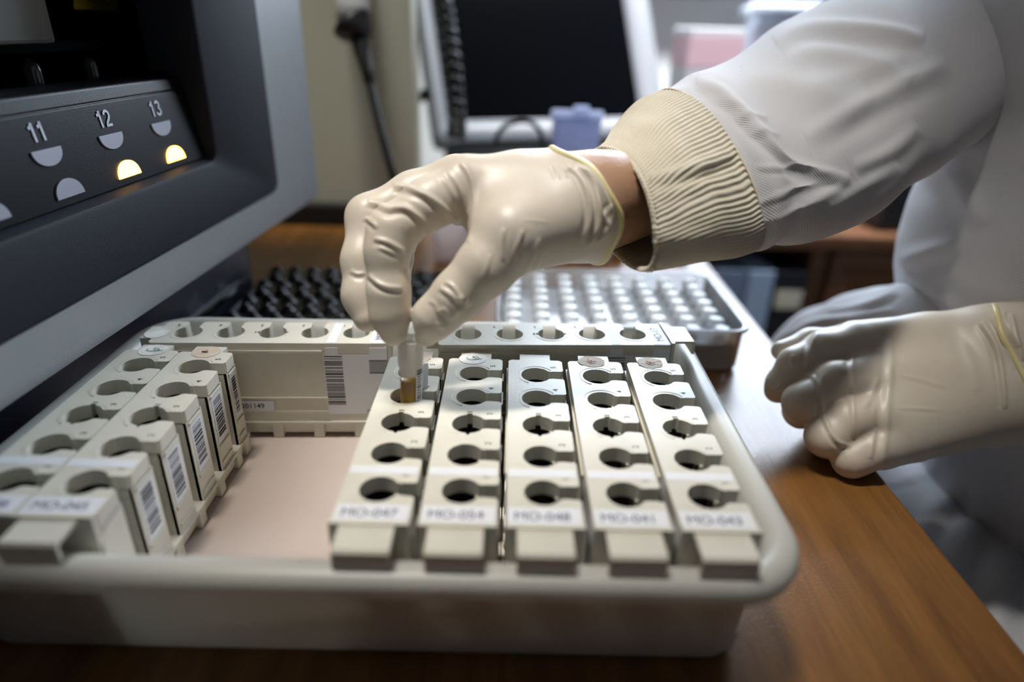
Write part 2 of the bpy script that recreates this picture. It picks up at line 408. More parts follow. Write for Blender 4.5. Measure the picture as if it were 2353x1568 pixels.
def side_label(code):
    lb = MB(); x = -HX - 0.00012; zt = 0.00010
    # strips across the top, with the rack code on the near one
    lb.quad((-HX + 0.0006, 0.0090, zt), (HX - 0.0008, 0.0090, zt), (HX - 0.0008, 0.0138, zt), (-HX + 0.0006, 0.0138, zt), 0)
    lb.quad((-HX + 0.0006, Y0 + 0.0012, zt), (HX - 0.0008, Y0 + 0.0012, zt), (HX - 0.0008, -0.0086, zt), (-HX + 0.0006, -0.0086, zt), 0)
    put_text(lb, code, 0.0060, (-0.0010, -0.0134, zt), (1, 0, 0), (0, 1, 0), 2, spacing=0.95)
    # the flap down the plain side: barcode, hatched patch, small print
    lb.add([(x, 0.0161, -0.0062), (x, 0.0161, -0.0434), (x, Y0 + 0.001, -0.0434), (x, Y0 + 0.001, -0.0028), (x, -0.0085, -0.0028), (x, -0.0085, -0.0062), (x, 0.0078, -0.0062), (x, 0.0078, -0.0028), (x, 0.0145, -0.0028), (x, 0.0145, -0.0062)], [(0, 1, 2, 3, 4, 5, 6, 7, 8, 9)], 0)
    for ya, yb in ((0.0078, 0.0145), (Y0 + 0.001, -0.0085)):
        lb.add([(x, yb, -0.0028), (x, ya, -0.0028), (x + 0.0004, ya, -0.0008), (x + 0.0004, yb, -0.0008), (-HX + 0.0007, ya, zt), (-HX + 0.0007, yb, zt)], [(0, 1, 2, 3), (3, 2, 4, 5)], 0)
    z = -0.0074; rnd = random.Random(5); xi = x - 0.0001
    while z > -0.0370:
        h = rnd.choice((0.00035, 0.0006, 0.0006, 0.0010)); g = rnd.choice((0.0004, 0.0005, 0.0009, 0.0012))
        lb.quad((xi, 0.0157, z - h), (xi, 0.0062, z - h), (xi, 0.0062, z), (xi, 0.0157, z), 1); z -= h + g
    for zz in (-0.0101, -0.0176): lb.quad((xi, -0.0079, zz - 0.00025), (xi, -0.0175, zz - 0.00025), (xi, -0.0175, zz + 0.00025), (xi, -0.0079, zz + 0.00025), 1)
    zlo, zhi, ya, yb = -0.0176, -0.0101, -0.0079, -0.0175
    for k in range(30):                                            # hatching, clipped to the patch
        z0 = zlo - 0.005 + 0.00042 * k
        t0 = max(0.0, (zlo - z0) / 0.005); t1 = min(1.0, (zhi - 0.00016 - z0) / 0.005)
        if t1 <= t0: continue
        P_ = [(xi, ya + (yb - ya) * t, z0 + 0.005 * t + e) for t, e in ((t0, 0), (t1, 0), (t1, 0.00016), (t0, 0.00016))]
        lb.quad(*P_, 1)
    put_text(lb, '(78)', 0.0022, (xi, -0.0066, -0.0414), (0, -1, 0), (0, 0, 1), 1, bold=0.01)
    return lb
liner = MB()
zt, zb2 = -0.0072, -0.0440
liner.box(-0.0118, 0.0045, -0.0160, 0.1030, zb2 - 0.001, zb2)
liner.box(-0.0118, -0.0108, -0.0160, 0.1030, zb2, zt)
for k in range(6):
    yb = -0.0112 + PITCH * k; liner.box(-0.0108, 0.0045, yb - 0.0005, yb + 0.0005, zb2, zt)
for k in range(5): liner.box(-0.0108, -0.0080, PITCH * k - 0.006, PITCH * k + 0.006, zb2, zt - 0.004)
for j in range(5): put_text(rb, str(j + 1), 0.0036, (0.0088, HY[j] + 0.0080, 0.00004), (0, 1, 0), (-1, 0, 0), 1, bold=0.006)
def sticker_mesh(kind, seed):
    rnd = random.Random(seed); s = MB()
    r = 0.0069; c = np.array([-0.0005 + rnd.uniform(-0.0015, 0.0012), 0.1052, 0.0])
    n = 28; pts = []
    for k in range(n):
        a = 2 * PI * k / n; rr = r * (1 + (rnd.uniform(-0.12, 0.03) if kind == 'torn' else 0))
        x, y = c[0] + rr * math.cos(a) * 1.02, c[1] + rr * math.sin(a) * 0.9
        lift = 0.00015 + (0.0009 * max(0, abs(math.cos(a)) - 0.6) * rnd.random() if kind == 'torn' else 0)
        pts.append((x, y, lift))
    s.add([(c[0], c[1], 0.0002)] + pts, [(0, k + 1, (k + 1) % n + 1) for k in range(n)], 0)
    z = 0.00042
    if kind == 'loop':
        path = [(c[0] - 0.0005 + 0.0028 * math.cos(a) + 0.0012 * k / 30, c[1] + 0.0016 * math.sin(a), z) for k, a in enumerate(np.linspace(2.6, 8.2, 30))]
        path += [(c[0] + 0.002 + 0.0004 * q, c[1] - 0.0012 + 0.00012 * q, z) for q in range(8)]
        s.tube(path, 0.00013, n=5, mi=1)
    elif kind == 'dash':
        s.tube([(c[0] - 0.002, c[1] - 0.0004, z), (c[0] + 0.001, c[1] - 0.0007, z)], 0.0003, n=5, mi=1)
        s.tube([(c[0] - 0.001, c[1] + 0.0013, z), (c[0] + 0.0008, c[1] + 0.0008, z)], 0.0001, n=5, mi=1)
    elif kind == 'torn':
        s.tube([(c[0] - 0.002, c[1] + 0.001, z + 0.0003), (c[0] + 0.0002, c[1] - 0.0015, z + 0.0003), (c[0] + 0.0022, c[1] - 0.0006, z + 0.0003)], 0.00022, n=5, mi=1)
        s.tube([(c[0] - 0.0002, c[1] - 0.0012, z + 0.0003), (c[0] + 0.0006, c[1] + 0.0022, z + 0.0003)], 0.0002, n=5, mi=1)
    return s
GR = 'sample racks in the tray'
proto = thing('sample_rack', 'x', 'rack', group=GR)
rb.build('rack_body', [M_rack, M_ink], proto, bevel=0.00045, seg=2, ang=40)
liner.build('liner', M_liner, proto)
for k in (1, 2, 3, 4, 5): 
    if segs[k][1] - segs[k][0] > 0.009: col_mesh(k).build('barcode_sticker', [M_label, M_ink], proto, recalc=False)
FR = [((0.0000, 0, 0), 0, 'MO-047', 'torn', 'leftmost rack of the row of five, amber tube in its fourth hole'),
      ((0.0300, 0, 0), 0, 'MO-054', 'loop', 'second rack of the row of five, white sticker with a green pen loop'),
      ((0.0600, 0, 0), 0, 'MO-048', None, 'middle rack of the row of five, its far tab without a sticker'),
      ((0.0900, 0, 0), 0, 'MO-041', 'torn', 'fourth rack of the row of five, peeling sticker with red mark'),
      ((0.1200, 0, 0), 0, 'MO-043', 'torn', 'rightmost rack of the row of five, beside the right tray wall'),
      ((-0.1062, 0, 0), 0.0, 'MO-045', 'dash', 'rack left of the empty tray space, barcodes down its side'),
      ((-0.1337, 0.0005, 0), 0.0, 'MO-046', 'loop', 'leftmost rack, half in shadow under the edge of the analyser'),
      ((-0.0365, 0.1327, 0), PI / 2 + 0.0492, 'MO-19', 'plain', 'rack lying across the back left of the tray, large barcode on its side'),
      ((0.1140, 0.1335, 0.003), PI / 2 + 0.058, 'MO-17', None, 'rack lying across the back right of the tray, hooked over the tray rim')]
racks = []
for i, (loc, rz, code, st, lab) in enumerate(FR):
    r = proto if i == 0 else copy_tree(proto)
    if i == 0: base = list(proto.children)
    racks.append(r); r.location = loc; r.rotation_euler = (0, 0, rz); r['label'] = 'beige five-hole ' + lab
for i, (loc, rz, code, st, lab) in enumerate(FR):
    side_label(code).build('paper_label', [M_label, M_ink, M_inkb], racks[i], recalc=False)
    if st:
        mm = {'torn': [M_sticker2, M_red], 'loop': [M_sticker, M_green], 'dash': [M_sticker2, M_ink], 'plain': [M_sticker, M_ink]}[st]
        sticker_mesh(st, i).build('round_sticker', mm, racks[i], recalc=False)
# asset number on the back left rack's plain side
nl = MB(); x = -HX - 0.00075
nl.add([(x, p[0], p[1]) for p in rrect(0.0450, 0.0700, -0.0410, -0.0345, 0.0009, 4)], [tuple(range(20))], 0)
put_text(nl, '6201149', 0.0042, (x, 0.0575, -0.0379), (0, -1, 0), (0, 0, 1), 1, bold=0.012)
nl.build('number_label', [M_label, M_ink], racks[7], recalc=False)

# ------------------------------------------------------------------ sample tube held over the rack
def frosted(name, clear):
    mt = mat(name, (232, 226, 215), rough=0.3); nt = mt.node_tree
    t_ = nt.nodes.new('ShaderNodeBsdfTransparent'); m_ = nt.nodes.new('ShaderNodeMixShader'); m_.inputs[0].default_value = clear
    nt.links.new(nt.nodes['Principled BSDF'].outputs[0], m_.inputs[1]); nt.links.new(t_.outputs[0], m_.inputs[2]); nt.links.new(m_.outputs[0], nt.nodes['Material Output'].inputs[0])
    return mt
M_cup = frosted('frosted_plastic', 0.45); M_cupc = frosted('clear_tube_plastic', 0.95)
M_amber = mat('amber_sample', (216, 176, 34), rough=0.3, transl=0.4, vary=0.7, vscale=90, vary_rgb=(190, 138, 14))
tb_top = np.array(cp(944, 778, 0.2880)); tb_bot = np.array([0.0012, 0.0655, -0.016])
tax = (tb_top - tb_bot); tl_ = np.linalg.norm(tax); tax /= tl_
tube = thing('sample_tube', 'frosted plastic sample tube of amber liquid held between gloved fingertips', 'tube', tb_bot)
prof = [(0.0, 0.0004), (0.0025, 0.0), (0.0041, 0.0016), (0.0046, 0.004), (0.0049, tl_ * 0.62), (0.0050, tl_ * 0.68), (0.0057, tl_ * 0.74), (0.0058, tl_ * 0.985), (0.0054, tl_), (0.0050, tl_), (0.0050, tl_ * 0.78), (0.0044, tl_ * 0.66), (0.0042, 0.005), (0.0, 0.0022)]
tw = MB().lathe(prof, 36, axis=tax); tw.mi = [1 if np.mean([np.dot(tw.v[q], tax) for q in f]) < tl_ * 0.56 else 0 for f in tw.f]
tw.build('tube_wall', [M_cup, M_cupc], tube)
MB().lathe([(0, 0.003), (0.0035, 0.0032), (0.0041, 0.006), (0.0043, tl_ * 0.56), (0.0040, tl_ * 0.555), (0, tl_ * 0.55)], 30, axis=tax).build('liquid', M_amber, tube)
# printed label wrapped on its right side, one end curling away
lab = MB(); X = np.cross([0, 1, 0], tax); X /= np.linalg.norm(X); Yv = np.cross(tax, X); rows = []
prof_l = [(math.radians(a), 0.00515 + 0.00002 * k) for k, a in enumerate(range(-52, 60, 7))]
ends = [(math.radians(60), 0.0062), (math.radians(58), 0.0078), (math.radians(55), 0.0096), (math.radians(50), 0.0110)]
cols = prof_l + ends
for zq in np.linspace(0.014, tl_ * 0.64, 7): rows.append([tuple(X * r * math.cos(a) + Yv * r * math.sin(a) + tax * (zq + 0.0008 * (i > len(prof_l)) * math.sin(zq * 900))) for i, (a, r) in enumerate(cols)])
lab.loops(rows, closed=False, mi=0)
for k in range(16):
    za = 0.0145 + k * 0.00135
    lab.loops([[tuple(X * 0.0053 * math.cos(a) + Yv * 0.0053 * math.sin(a) + tax * z) for a in np.radians(np.arange(-46, -8, 6))] for z in (za, za + random.choice((0.0004, 0.0007)))], closed=False, mi=1)
lab.build('tube_label', [M_label, M_ink], tube, recalc=False)
# ------------------------------------------------------------------ analyser
M_hous = mat('housing_grey_plastic', (150, 154, 156), rough=0.42, vary=0.02, bump=0.22, bscale=1400)
M_panel = mat('charcoal_panel', (33, 35, 42), rough=0.6, bump=0.35, bscale=1800, spec=0.15)
M_module = mat('black_module_plastic', (8, 9, 14), rough=0.36, spec=0.14, bump=0.12, bscale=1500)
M_black = mat('black_interior', (12, 12, 13), rough=0.6)
M_gloss = mat('glossy_black', (10, 10, 12), rough=0.18)
M_base = mat('dark_blue_base', (46, 48, 62), rough=0.35)
M_white_print = mat('white_print', (188, 192, 206), rough=0.5)
M_lens = mat('unlit_lens', (156, 159, 172), rough=0.35)
M_lit = mat('lit_amber_lens', (255, 200, 90), rough=0.4, emit=(255, 186, 74), estr=11.0)
M_flap = mat('grey_flap', (120, 120, 116), rough=0.5)
AZ = -math.radians(4.5)
an = thing('analyser', 'large grey and charcoal laboratory analyser with numbered rack slots, at the left', 'analyser', (-0.16, 0, TOP), AZ)
Z = lambda z: z - TOP
SE = 0.409
def rring(ins, w, z0, z1, s0, s1, r, n=6):
    return [(w, p[0], p[1]) for p in rrect(s0 + ins, s1 - ins, Z(z0) + ins, Z(z1) - ins, max(r - ins, 0.001), n)]
# housing shell: rounded front edge, hollow behind the charcoal panel
hb = MB()
S0 = -0.42; ZT = 0.46; ZBOT = 0.006
PS0, PS1, PZ0, PZ1 = -0.37, 0.321, 0.0325, 0.42
lo = [rring(0, -0.34, ZBOT, ZT, S0, SE, 0.012), rring(0, -0.006, ZBOT, ZT, S0, SE, 0.012), rring(0.0005, -0.003, ZBOT, ZT, S0, SE, 0.012), rring(0.0018, -0.0010, ZBOT, ZT, S0, SE, 0.012), rring(0.0042, -0.0002, ZBOT, ZT, S0, SE, 0.012), rring(0.0080, 0.0, ZBOT, ZT, S0, SE, 0.012),
      rring(0, 0.0, PZ0, PZ1, PS0, PS1, 0.009), rring(0.0004, -0.0016, PZ0, PZ1, PS0, PS1, 0.009), rring(0.0006, -0.10, PZ0, PZ1, PS0, PS1, 0.009)]
hb.loops(lo, cap0=True, cap1=False); hb.build('housing', M_hous, an, autosmooth=28)
# charcoal panel with its rounded slot opening and bevelled sill
SS0, SS1, SZ0, SZ1 = -0.33, 0.2335, 0.0715, 0.36
g = 0.0009
lo = [rring(g, -0.004, PZ0, PZ1, PS0, PS1, 0.009), rring(g, 0.0002, PZ0, PZ1, PS0, PS1, 0.009), rring(g + 0.0012, 0.0012, PZ0, PZ1, PS0, PS1, 0.009)]
lo += [rring(-0.0025, 0.0012, SZ0, SZ1, SS0, SS1, 0.006), rring(-0.0006, 0.0002, SZ0, SZ1, SS0, SS1, 0.006), rring(0.0012, -0.004, SZ0, SZ1, SS0, SS1, 0.006), rring(0.0026, -0.013, SZ0, SZ1, SS0, SS1, 0.006), rring(0.003, -0.031, SZ0, SZ1, SS0, SS1, 0.006)]
pn = MB().loops(lo); panel = pn.build('panel', M_panel, an, autosmooth=28)
cv = MB()
cv.loops([rring(-0.001, -0.031, SZ0, SZ1, SS0, SS1, 0.006), rring(0.002, -0.0315, 0.074, 0.38, -0.34, 0.318, 0.006), rring(0.002, -0.16, 0.074, 0.38, -0.34, 0.318, 0.006)], cap1=True)
cv.build('cavity', M_black, an, autosmooth=28)
# sloping number bar in the slot
prof = [(-0.0050, Z(0.0735)), (-0.0108, Z(0.1130)), (-0.0117, Z(0.1136)), (-0.0115, Z(0.1142)), (-0.0126, Z(0.1196)), (-0.0134, Z(0.1204)), (-0.0150, Z(0.1210)), (-0.0300, Z(0.1218)), (-0.0300, Z(0.0765)), (-0.006, Z(0.0728))]
nbm = MB().prism([(p[0], p[1]) for p in prof], 0, 1, ax=1)
nbm.xf(lambda p: (p[0], -0.32 if p[1] < 0.5 else 0.2302, p[2]))
bar = nbm.build('number_bar', M_module, an, bevel=0.0007, seg=2, ang=20)
fa = np.array([-0.0050, 0, Z(0.0735)]); fb = np.array([-0.0108, 0, Z(0.1130)]); fup = (fb - fa) / np.linalg.norm(fb - fa)
def onface(s, z): k = (Z(z) - fa[2]) / (fb[2] - fa[2]); return fa + (fb - fa) * k + np.array([0.00015, s, 0])
def moon(s, z, up, w=0.0100, h=0.0118):
    pts = []; c = onface(s, z); N_ = np.cross([0, 1, 0], fup)
    for k in range(25):
        a = PI * k / 24; x, y = w * math.cos(a), h * (math.sin(a) ** 0.85)
        pts.append(c + np.array([0, 1, 0]) * x + fup * (y if up else -y))
    q = MB(); f = [tuple(p + N_ * 0.0006) for p in pts]; b = [tuple(p - N_ * 0.0004) for p in pts]
    q.loops([b, f], cap1=True, smooth=False)
    return q
for num, s, lit in (('', 0.0585, False), ('11', 0.1040, False), ('12', 0.1492, True), ('13', 0.1942, True)):
    if num:
        nm = MB(); put_bold(nm, num, 0.0080, onface(s + 0.0006, 0.1060) + np.array([0.0003, 0, 0]), (0, 1, 0), fup)
        nm.build('slot_number', M_white_print, bar, recalc=False)
    moon(s + 0.0008, 0.0986, False, w=0.0091, h=0.0072).build('upper_lens', M_lens, bar)
    o = moon(s + 0.0050, 0.0770, True, w=0.0090, h=0.0080).build('lower_lens', M_lit if lit else M_lens, bar)
    if lit: o['label'] = 'glowing amber half-round lens'
# inside the opening: lane dividers, grey flap, hazard sticker
for k in range(5):
    s = 0.2 - 0.0452 * k + 0.005; zd = -0.016
    dv = MB().lathe([(0, 0.03), (0.003, 0.0298), (0.0052, 0.0275), (0.0058, 0.024), (0.006, -0.012)], 20, c=(-0.05, s, Z(0.118) + zd))
    dv.box(-0.15, -0.05, s - 0.004, s + 0.004, Z(0.096), Z(0.140) + zd); dv.build('lane_divider', M_gloss, an)
MB().box(-0.080, -0.070, -0.25, 0.3100, Z(0.1325), Z(0.1385)).build('cross_rail', M_panel, an, bevel=0.001)
MB().box(-0.055, -0.050, 0.10, 0.1845, Z(0.1382), Z(0.30)).build('flap', M_flap, an, bevel=0.002)
M_haz = mat('hazard_yellow', (205, 186, 66), rough=0.5)
hz = MB(); w0 = -0.079; sc = 0.289; zc = 0.1548
hz.add([(w0, sc - 0.0320, Z(zc)), (w0, sc + 0.0120, Z(zc)), (w0, sc + 0.0120, Z(zc + 0.002)), (w0, sc - 0.0085, Z(zc + 0.046)), (w0, sc - 0.0115, Z(zc + 0.046)), (w0, sc - 0.0320, Z(zc + 0.002))], [(0, 1, 2, 3, 4, 5)], 0)
def bar3(a, b, t): # dark frame bars of the triangle
    a = np.array(a); b = np.array(b); d = (b - a) / np.linalg.norm(b - a); nn = np.array([-d[1], d[0]]) * t
    hz.add([(w0 + 0.0002, sc - 0.010 + p[0], Z(zc) + p[1]) for p in (a - nn, b - nn, b + nn, a + nn)], [(0, 1, 2, 3)], 1)
bar3((-0.0165, 0.0105), (0.0165, 0.0105), 0.0008); bar3((-0.0165, 0.0105), (0, 0.040), 0.0008); bar3((0.0165, 0.0105), (0, 0.040), 0.0008)
for k in range(3):
    a0 = math.radians(90 + 120 * k); cx, cz = 0.0048 * math.cos(a0), 0.0205 + 0.0048 * math.sin(a0)
    for q in range(16):
        aa, ab = [a0 + math.radians(50 + 260 * (q + e) / 16) for e in (0, 1)]
        bar3((cx + 0.0046 * math.cos(aa), cz + 0.0046 * math.sin(aa)), (cx + 0.0046 * math.cos(ab), cz + 0.0046 * math.sin(ab)), 0.0007)
put_text(hz, '98120-101', 0.0044, (w0, sc - 0.0105, Z(zc + 0.0058)), (0, 1, 0), (0, 0, 1), 1, bold=0.01, lift=0.0003)
hz.xf(lambda p: (p[0], p[1] - 0.012, p[2])).build('hazard_sticker', [M_haz, M_ink], an, recalc=False)
# recessed base under the overhang
bs = MB().box(-0.33, -0.038, S0 + 0.03, 0.335, 0.0003, Z(0.0068)); bs.build('base', M_base, an, bevel=0.003)
MB().box(-0.039, -0.0355, S0 + 0.05, 0.31, Z(-0.047), Z(-0.041)).build('base_strip', M_gloss, an, bevel=0.001)

# ------------------------------------------------------------------ black peg rack behind the tray
M_peg = mat('black_rack_plastic', (16, 17, 20), rough=0.28)
pr = thing('peg_rack', 'black plastic tube rack with rows of rounded studs behind the tray', 'rack', (-0.085, 0.3075, TOP), 0.0)
rbm = MB(); rbm.box(-0.082, 0.082, -0.060, 0.062, 0.0003, 0.007); rbm.box(-0.082, 0.082, -0.060, 0.062, 0.0095, 0.0130)
for x in (-0.078, 0.078):
    for y in (-0.056, 0.058): rbm.box(x - 0.003, x + 0.003, y - 0.003, y + 0.003, 0.006, 0.010)
rbm.build('rack_frame', M_peg, pr, bevel=0.0015)
pg = MB().lathe([(0.0062, 0.0), (0.0062, 0.0008), (0.0040, 0.0014), (0.0036, 0.0034), (0.0026, 0.0048), (0.0011, 0.0055), (0, 0.0056)], 14)
first = None
for r in range(7):
    for c in range(10):
        x = -0.074 + 0.0160 * c + (0.004 if r % 2 else 0); y = -0.052 + 0.0172 * r
        if x > 0.076: continue
        if first is None: first = pg.build('peg', M_peg, pr); o = first
        else: o = first.copy(); COL.objects.link(o); o.parent = pr
        o.location = (x, y, 0.0130)

# ------------------------------------------------------------------ clear box of capped vials
M_clear = clear_mat('clear_plastic', (248, 250, 252), 0.28, 0.06, 1.5)
M_glass = clear_mat('vial_glass', (244, 247, 250), 0.5, 0.05, 1.5)
M_cap = mat('vial_cap', (232, 236, 238), rough=0.35)
BX0, BX1, BY0, BY1 = 0.040, 0.2085, 0.2125, 0.326
vb = thing('vial_box', 'clear plastic box filled with rows of small capped vials', 'box', (0, 0, TOP))
def bl(off, z, r=0.012): return [(p[0], p[1], z) for p in rrect(BX0 - off, BX1 + off, BY0 - off, BY1 + off, r, 6)]
MB().loops([bl(-0.004, 0.0003), bl(-0.001, 0.0014), bl(0, 0.004), bl(0.0008, 0.030), bl(0.0026, 0.0312), bl(0.0030, 0.0325), bl(0.0022, 0.0335), bl(0.0002, 0.0335), bl(-0.0012, 0.031), bl(-0.0016, 0.004), bl(-0.003, 0.0022)], cap0=True, cap1=True).build('box_shell', M_clear, vb)
M_plate = mat('glossy_white_plate', (222, 226, 232), rough=0.07, spec=0.6, bump=0.04, bscale=90, transl=0.45)
MB().prism([(p[0], p[1]) for p in bl(-0.0022, 0)], 0.0170, 0.0182).build('vial_plate', M_plate, vb)
vrng = random.Random(3); vproto = None
vrows = [0.2225 + 0.0160 * k for k in range(7)]; vcols = [0.0500 + 0.0206 * k for k in range(8)]
for i, y in enumerate(vrows):
    for j, x in enumerate(vcols):
        if vproto is None:
            vproto = thing('vial', 'small clear vial with white cap standing in the clear box', 'vial', (x, y, TOP + 0.0025), 0, 'vials in the clear box')
            MB().lathe([(0, 0.0005), (0.0048, 0.0003), (0.0056, 0.0012), (0.0057, 0.0165), (0.0042, 0.0195), (0.0042, 0.0225), (0.0034, 0.0225), (0.0048, 0.016), (0.0048, 0.002), (0, 0.0018)], 16).build('vial_glass', M_glass, vproto)
            MB().lathe([(0.0043, 0.0210), (0.0052, 0.0211), (0.0054, 0.0216), (0.0054, 0.0272), (0.0050, 0.0278), (0, 0.0279)], 16).build('cap', M_cap, vproto)
            v = vproto
        else: v = copy_tree(vproto)
        v.location = (x + vrng.uniform(-0.0004, 0.0004), y, TOP + 0.0025); v.rotation_euler = (0, 0, vrng.uniform(0, 6))

# ------------------------------------------------------------------ monitor, scanner, cables, clutter
M_bez = mat('monitor_bezel_grey', (150, 152, 158), rough=0.4)
M_screen = mat('dark_screen', (6, 7, 10), rough=0.12, spec=0.3)
M_cable = mat('black_cable_rubber', (18, 18, 20), rough=0.4)
def frame(BL, yaw, tilt):
    r = np.array([math.cos(yaw), math.sin(yaw), 0]); nn = np.array([math.sin(yaw), -math.cos(yaw), 0])
    up = np.array([0, 0, 1]) * math.cos(tilt) - nn * math.sin(tilt)
    return r, np.cross(r, up) * -1, up
mo = thing('monitor', 'grey framed monitor with a dark screen, tilted back behind the gloved hand', 'monitor', (0.11, 0.93, TOP))
BL = np.array([-0.046, 0.8011, 0.0274]); rr_, bk, up_ = frame(BL, math.radians(20), math.radians(29))
off = np.array([0.11, 0.93, TOP])
def mp(a, b, c): return tuple(BL + rr_ * a + up_ * b + bk * c - off)
sw, sh = 0.318, 0.262
def mring(d, c, r): return [mp(p[0], p[1], c) for p in rrect(-d[0], sw + d[1], -d[2], sh + d[3], r, 5)]
bzd = (0.020, 0.046, 0.034, 0.022)
MB().loops([mring((bzd[0], bzd[1], bzd[2], bzd[3]), 0.035, 0.014), mring(bzd, 0.004, 0.014), mring((bzd[0] - .003, bzd[1] - .003, bzd[2] - .003, bzd[3] - .003), 0.0, 0.012), mring((0.001, 0.001, 0.001, 0.001), 0.0005, 0.003), mring((0, 0, 0, 0), 0.006, 0.003)], cap0=True).build('bezel', M_bez, mo)
MB().quad(mp(-0.001, -0.001, 0.005), mp(sw + .001, -0.001, 0.005), mp(sw + .001, sh + .001, 0.005), mp(-0.001, sh + .001, 0.005)).build('screen', M_screen, mo)
st = MB(); c0 = np.array(mp(sw / 2, 0.09, 0.036)); c1 = np.array([0.0, 0.13, 0.004])
st.tube([c0, c0 * 0.5 + c1 * 0.5 + np.array([0, 0.02, 0.02]), np.array([0.02, 0.13, 0.06]), np.array([0.02, 0.13, 0.006])], [0.03, 0.028, 0.026, 0.03], n=14)
st.build('stand', M_dark, mo)
MB().prism(rrect(-0.11, 0.13, -0.02, 0.20, 0.03), 0.0003, 0.014).build('stand_base', M_dark, mo, bevel=0.003)
# scanner hanging by the partition
scp = cp(808, -60, 0.66)
scn = thing('barcode_scanner', 'grey handheld barcode scanner with black butt, hung upright by the wall', 'scanner', scp)
def spt(px, py, d=0.66): return np.array(cp(px, py, d)) - scp
M_sgrey = mat('scanner_grey', (186, 186, 184), rough=0.4)
hd = MB(); hd.loops([[tuple(spt(px, py) + (np.array(CAM_M[0]) * rx * math.cos(a) + np.array(CAM_M[2]) * rz_ * math.sin(a))) for a in np.linspace(0, 2 * PI, 21)[:-1]] for px, py, rx, rz_ in ((800, -150, 0.026, 0.03), (806, -110, 0.021, 0.026), (809, -40, 0.0168, 0.02), (812, 20, 0.0168, 0.02), (812, 66, 0.0160, 0.018))], cap0=True, cap1=True)
hd.build('handle', M_sgrey, scn)
hd = MB(); hd.loops([[tuple(spt(px + 0.0, py + sh_ * math.cos(a)) + (np.array(CAM_M[0]) * rx * math.cos(a) + np.array(CAM_M[2]) * rz_ * math.sin(a))) for a in np.linspace(0, 2 * PI, 21)[:-1]] for px, py, rx, rz_, sh_ in ((812, 52, 0.0170, 0.0205, -24), (811, 58, 0.0185, 0.021, -20), (811, 72, 0.0185, 0.021, -8), (812, 80, 0.0175, 0.019, -2), (818, 88, 0.008, 0.01, 0))], cap0=True, cap1=True)
hd.build('butt', M_cable, scn)
cd = MB()
path = [spt(822, 70), spt(830, 110), spt(842, 160), spt(850, 190)]; cd.tube(path, [0.0095, 0.0085, 0.0062, 0.0055], n=12)
fine = []
ctl = [(848, 180), (858, 230), (872, 290), (888, 350), (905, 410), (920, 450), (935, 475), (960, 500)]
for k in range(len(ctl) - 1):
    for q in range(5): fine.append(spt(ctl[k][0] + (ctl[k + 1][0] - ctl[k][0]) * q / 5, ctl[k][1] + (ctl[k + 1][1] - ctl[k][1]) * q / 5, 0.66 + 0.004 * max(0, k - 3)))
cd.tube(fine, 0.0042, n=10); cd.build('cord', M_cable, scn)
def cable(name, label, pts, r, d0, d1=None):
    P = [np.array(cp(px, py, d0 + ((d1 or d0) - d0) * i / (len(pts) - 1))) for i, (px, py) in enumerate(pts)]
    out = []
    for i in range(len(P) - 1):
        a, b, c, d = P[max(i - 1, 0)], P[i], P[i + 1], P[min(i + 2, len(P) - 1)]
        for q in range(8):
            u = q / 8; out.append(0.5 * ((2 * b) + (-a + c) * u + (2 * a - 5 * b + 4 * c - d) * u * u + (-a + 3 * b - 3 * c + d) * u ** 3))
    out.append(P[-1])
    tag(MB().tube(out, r, n=10).build(name, M_cable), label, 'cable')
cable('looped_cable', 'black cable looping beside the monitor frame', [(990, 215), (960, 225), (935, 260), (922, 310), (918, 360), (905, 420), (880, 470)], 0.007, 0.80)
cable('hanging_cable', 'thin black cable arching below the monitor screen', [(1130, 345), (1150, 300), (1175, 283), (1215, 280), (1240, 300), (1250, 345)], 0.003, 0.74)
# coiled lead down the left of the screen
cpts = []
axis_px = [(1008, -30), (1020, 20), (1030, 80), (1040, 150), (1046, 220), (1050, 285), (1048, 318)]
tot = 620
for k in range(tot + 1):
    u = k / tot * (len(axis_px) - 1); i = min(int(u), len(axis_px) - 2); f = u - i
    px = axis_px[i][0] + (axis_px[i + 1][0] - axis_px[i][0]) * f; py = axis_px[i][1] + (axis_px[i + 1][1] - axis_px[i][1]) * f
    a = 2 * PI * k / tot * 15
    cpts.append(np.array(cp(px, py, 0.775)) + (CAM_M[0] * math.cos(a) + CAM_M[2] * math.sin(a)) * 0.0085)
tag(MB().tube(cpts, 0.0038, n=8).build('coiled_lead', M_gloss), 'glossy black coiled lead hanging down the left edge of the screen', 'cable')
# keyboard edge below monitor
kb = thing('keyboard', 'pale grey keyboard on the table below the monitor', 'keyboard', (0.06, 0.70, TOP), math.radians(4))
MB().box(-0.10, 0.12, -0.05, 0.06, 0.0004, 0.020).build('case', M_bez, kb, bevel=0.003)
ky = MB()
for r in range(4):
    for c in range(11): ky.box(-0.093 + 0.019 * c, -0.093 + 0.019 * c + 0.016, -0.042 + 0.021 * r, -0.042 + 0.021 * r + 0.017, 0.019, 0.026)
k1 = ky.build('keys', mat('key_plastic', (190, 196, 206), rough=0.4), kb, bevel=0.001); k1['kind'] = 'stuff'
# black boxy base unit under the monitor
tag(MB().box(-0.05, 0.24, 0.775, 0.885, TOP + 0.0003, TOP + 0.050).build('base_unit', M_dark, bevel=0.004), 'low black unit on the table under the monitor', 'computer')
tag(MB().box(-0.052, -0.006, 0.90, 1.12, TOP + 0.0003, TOP + 0.125).build('computer_case', M_dark, bevel=0.004), 'slim black computer case standing behind the monitor edge', 'computer')
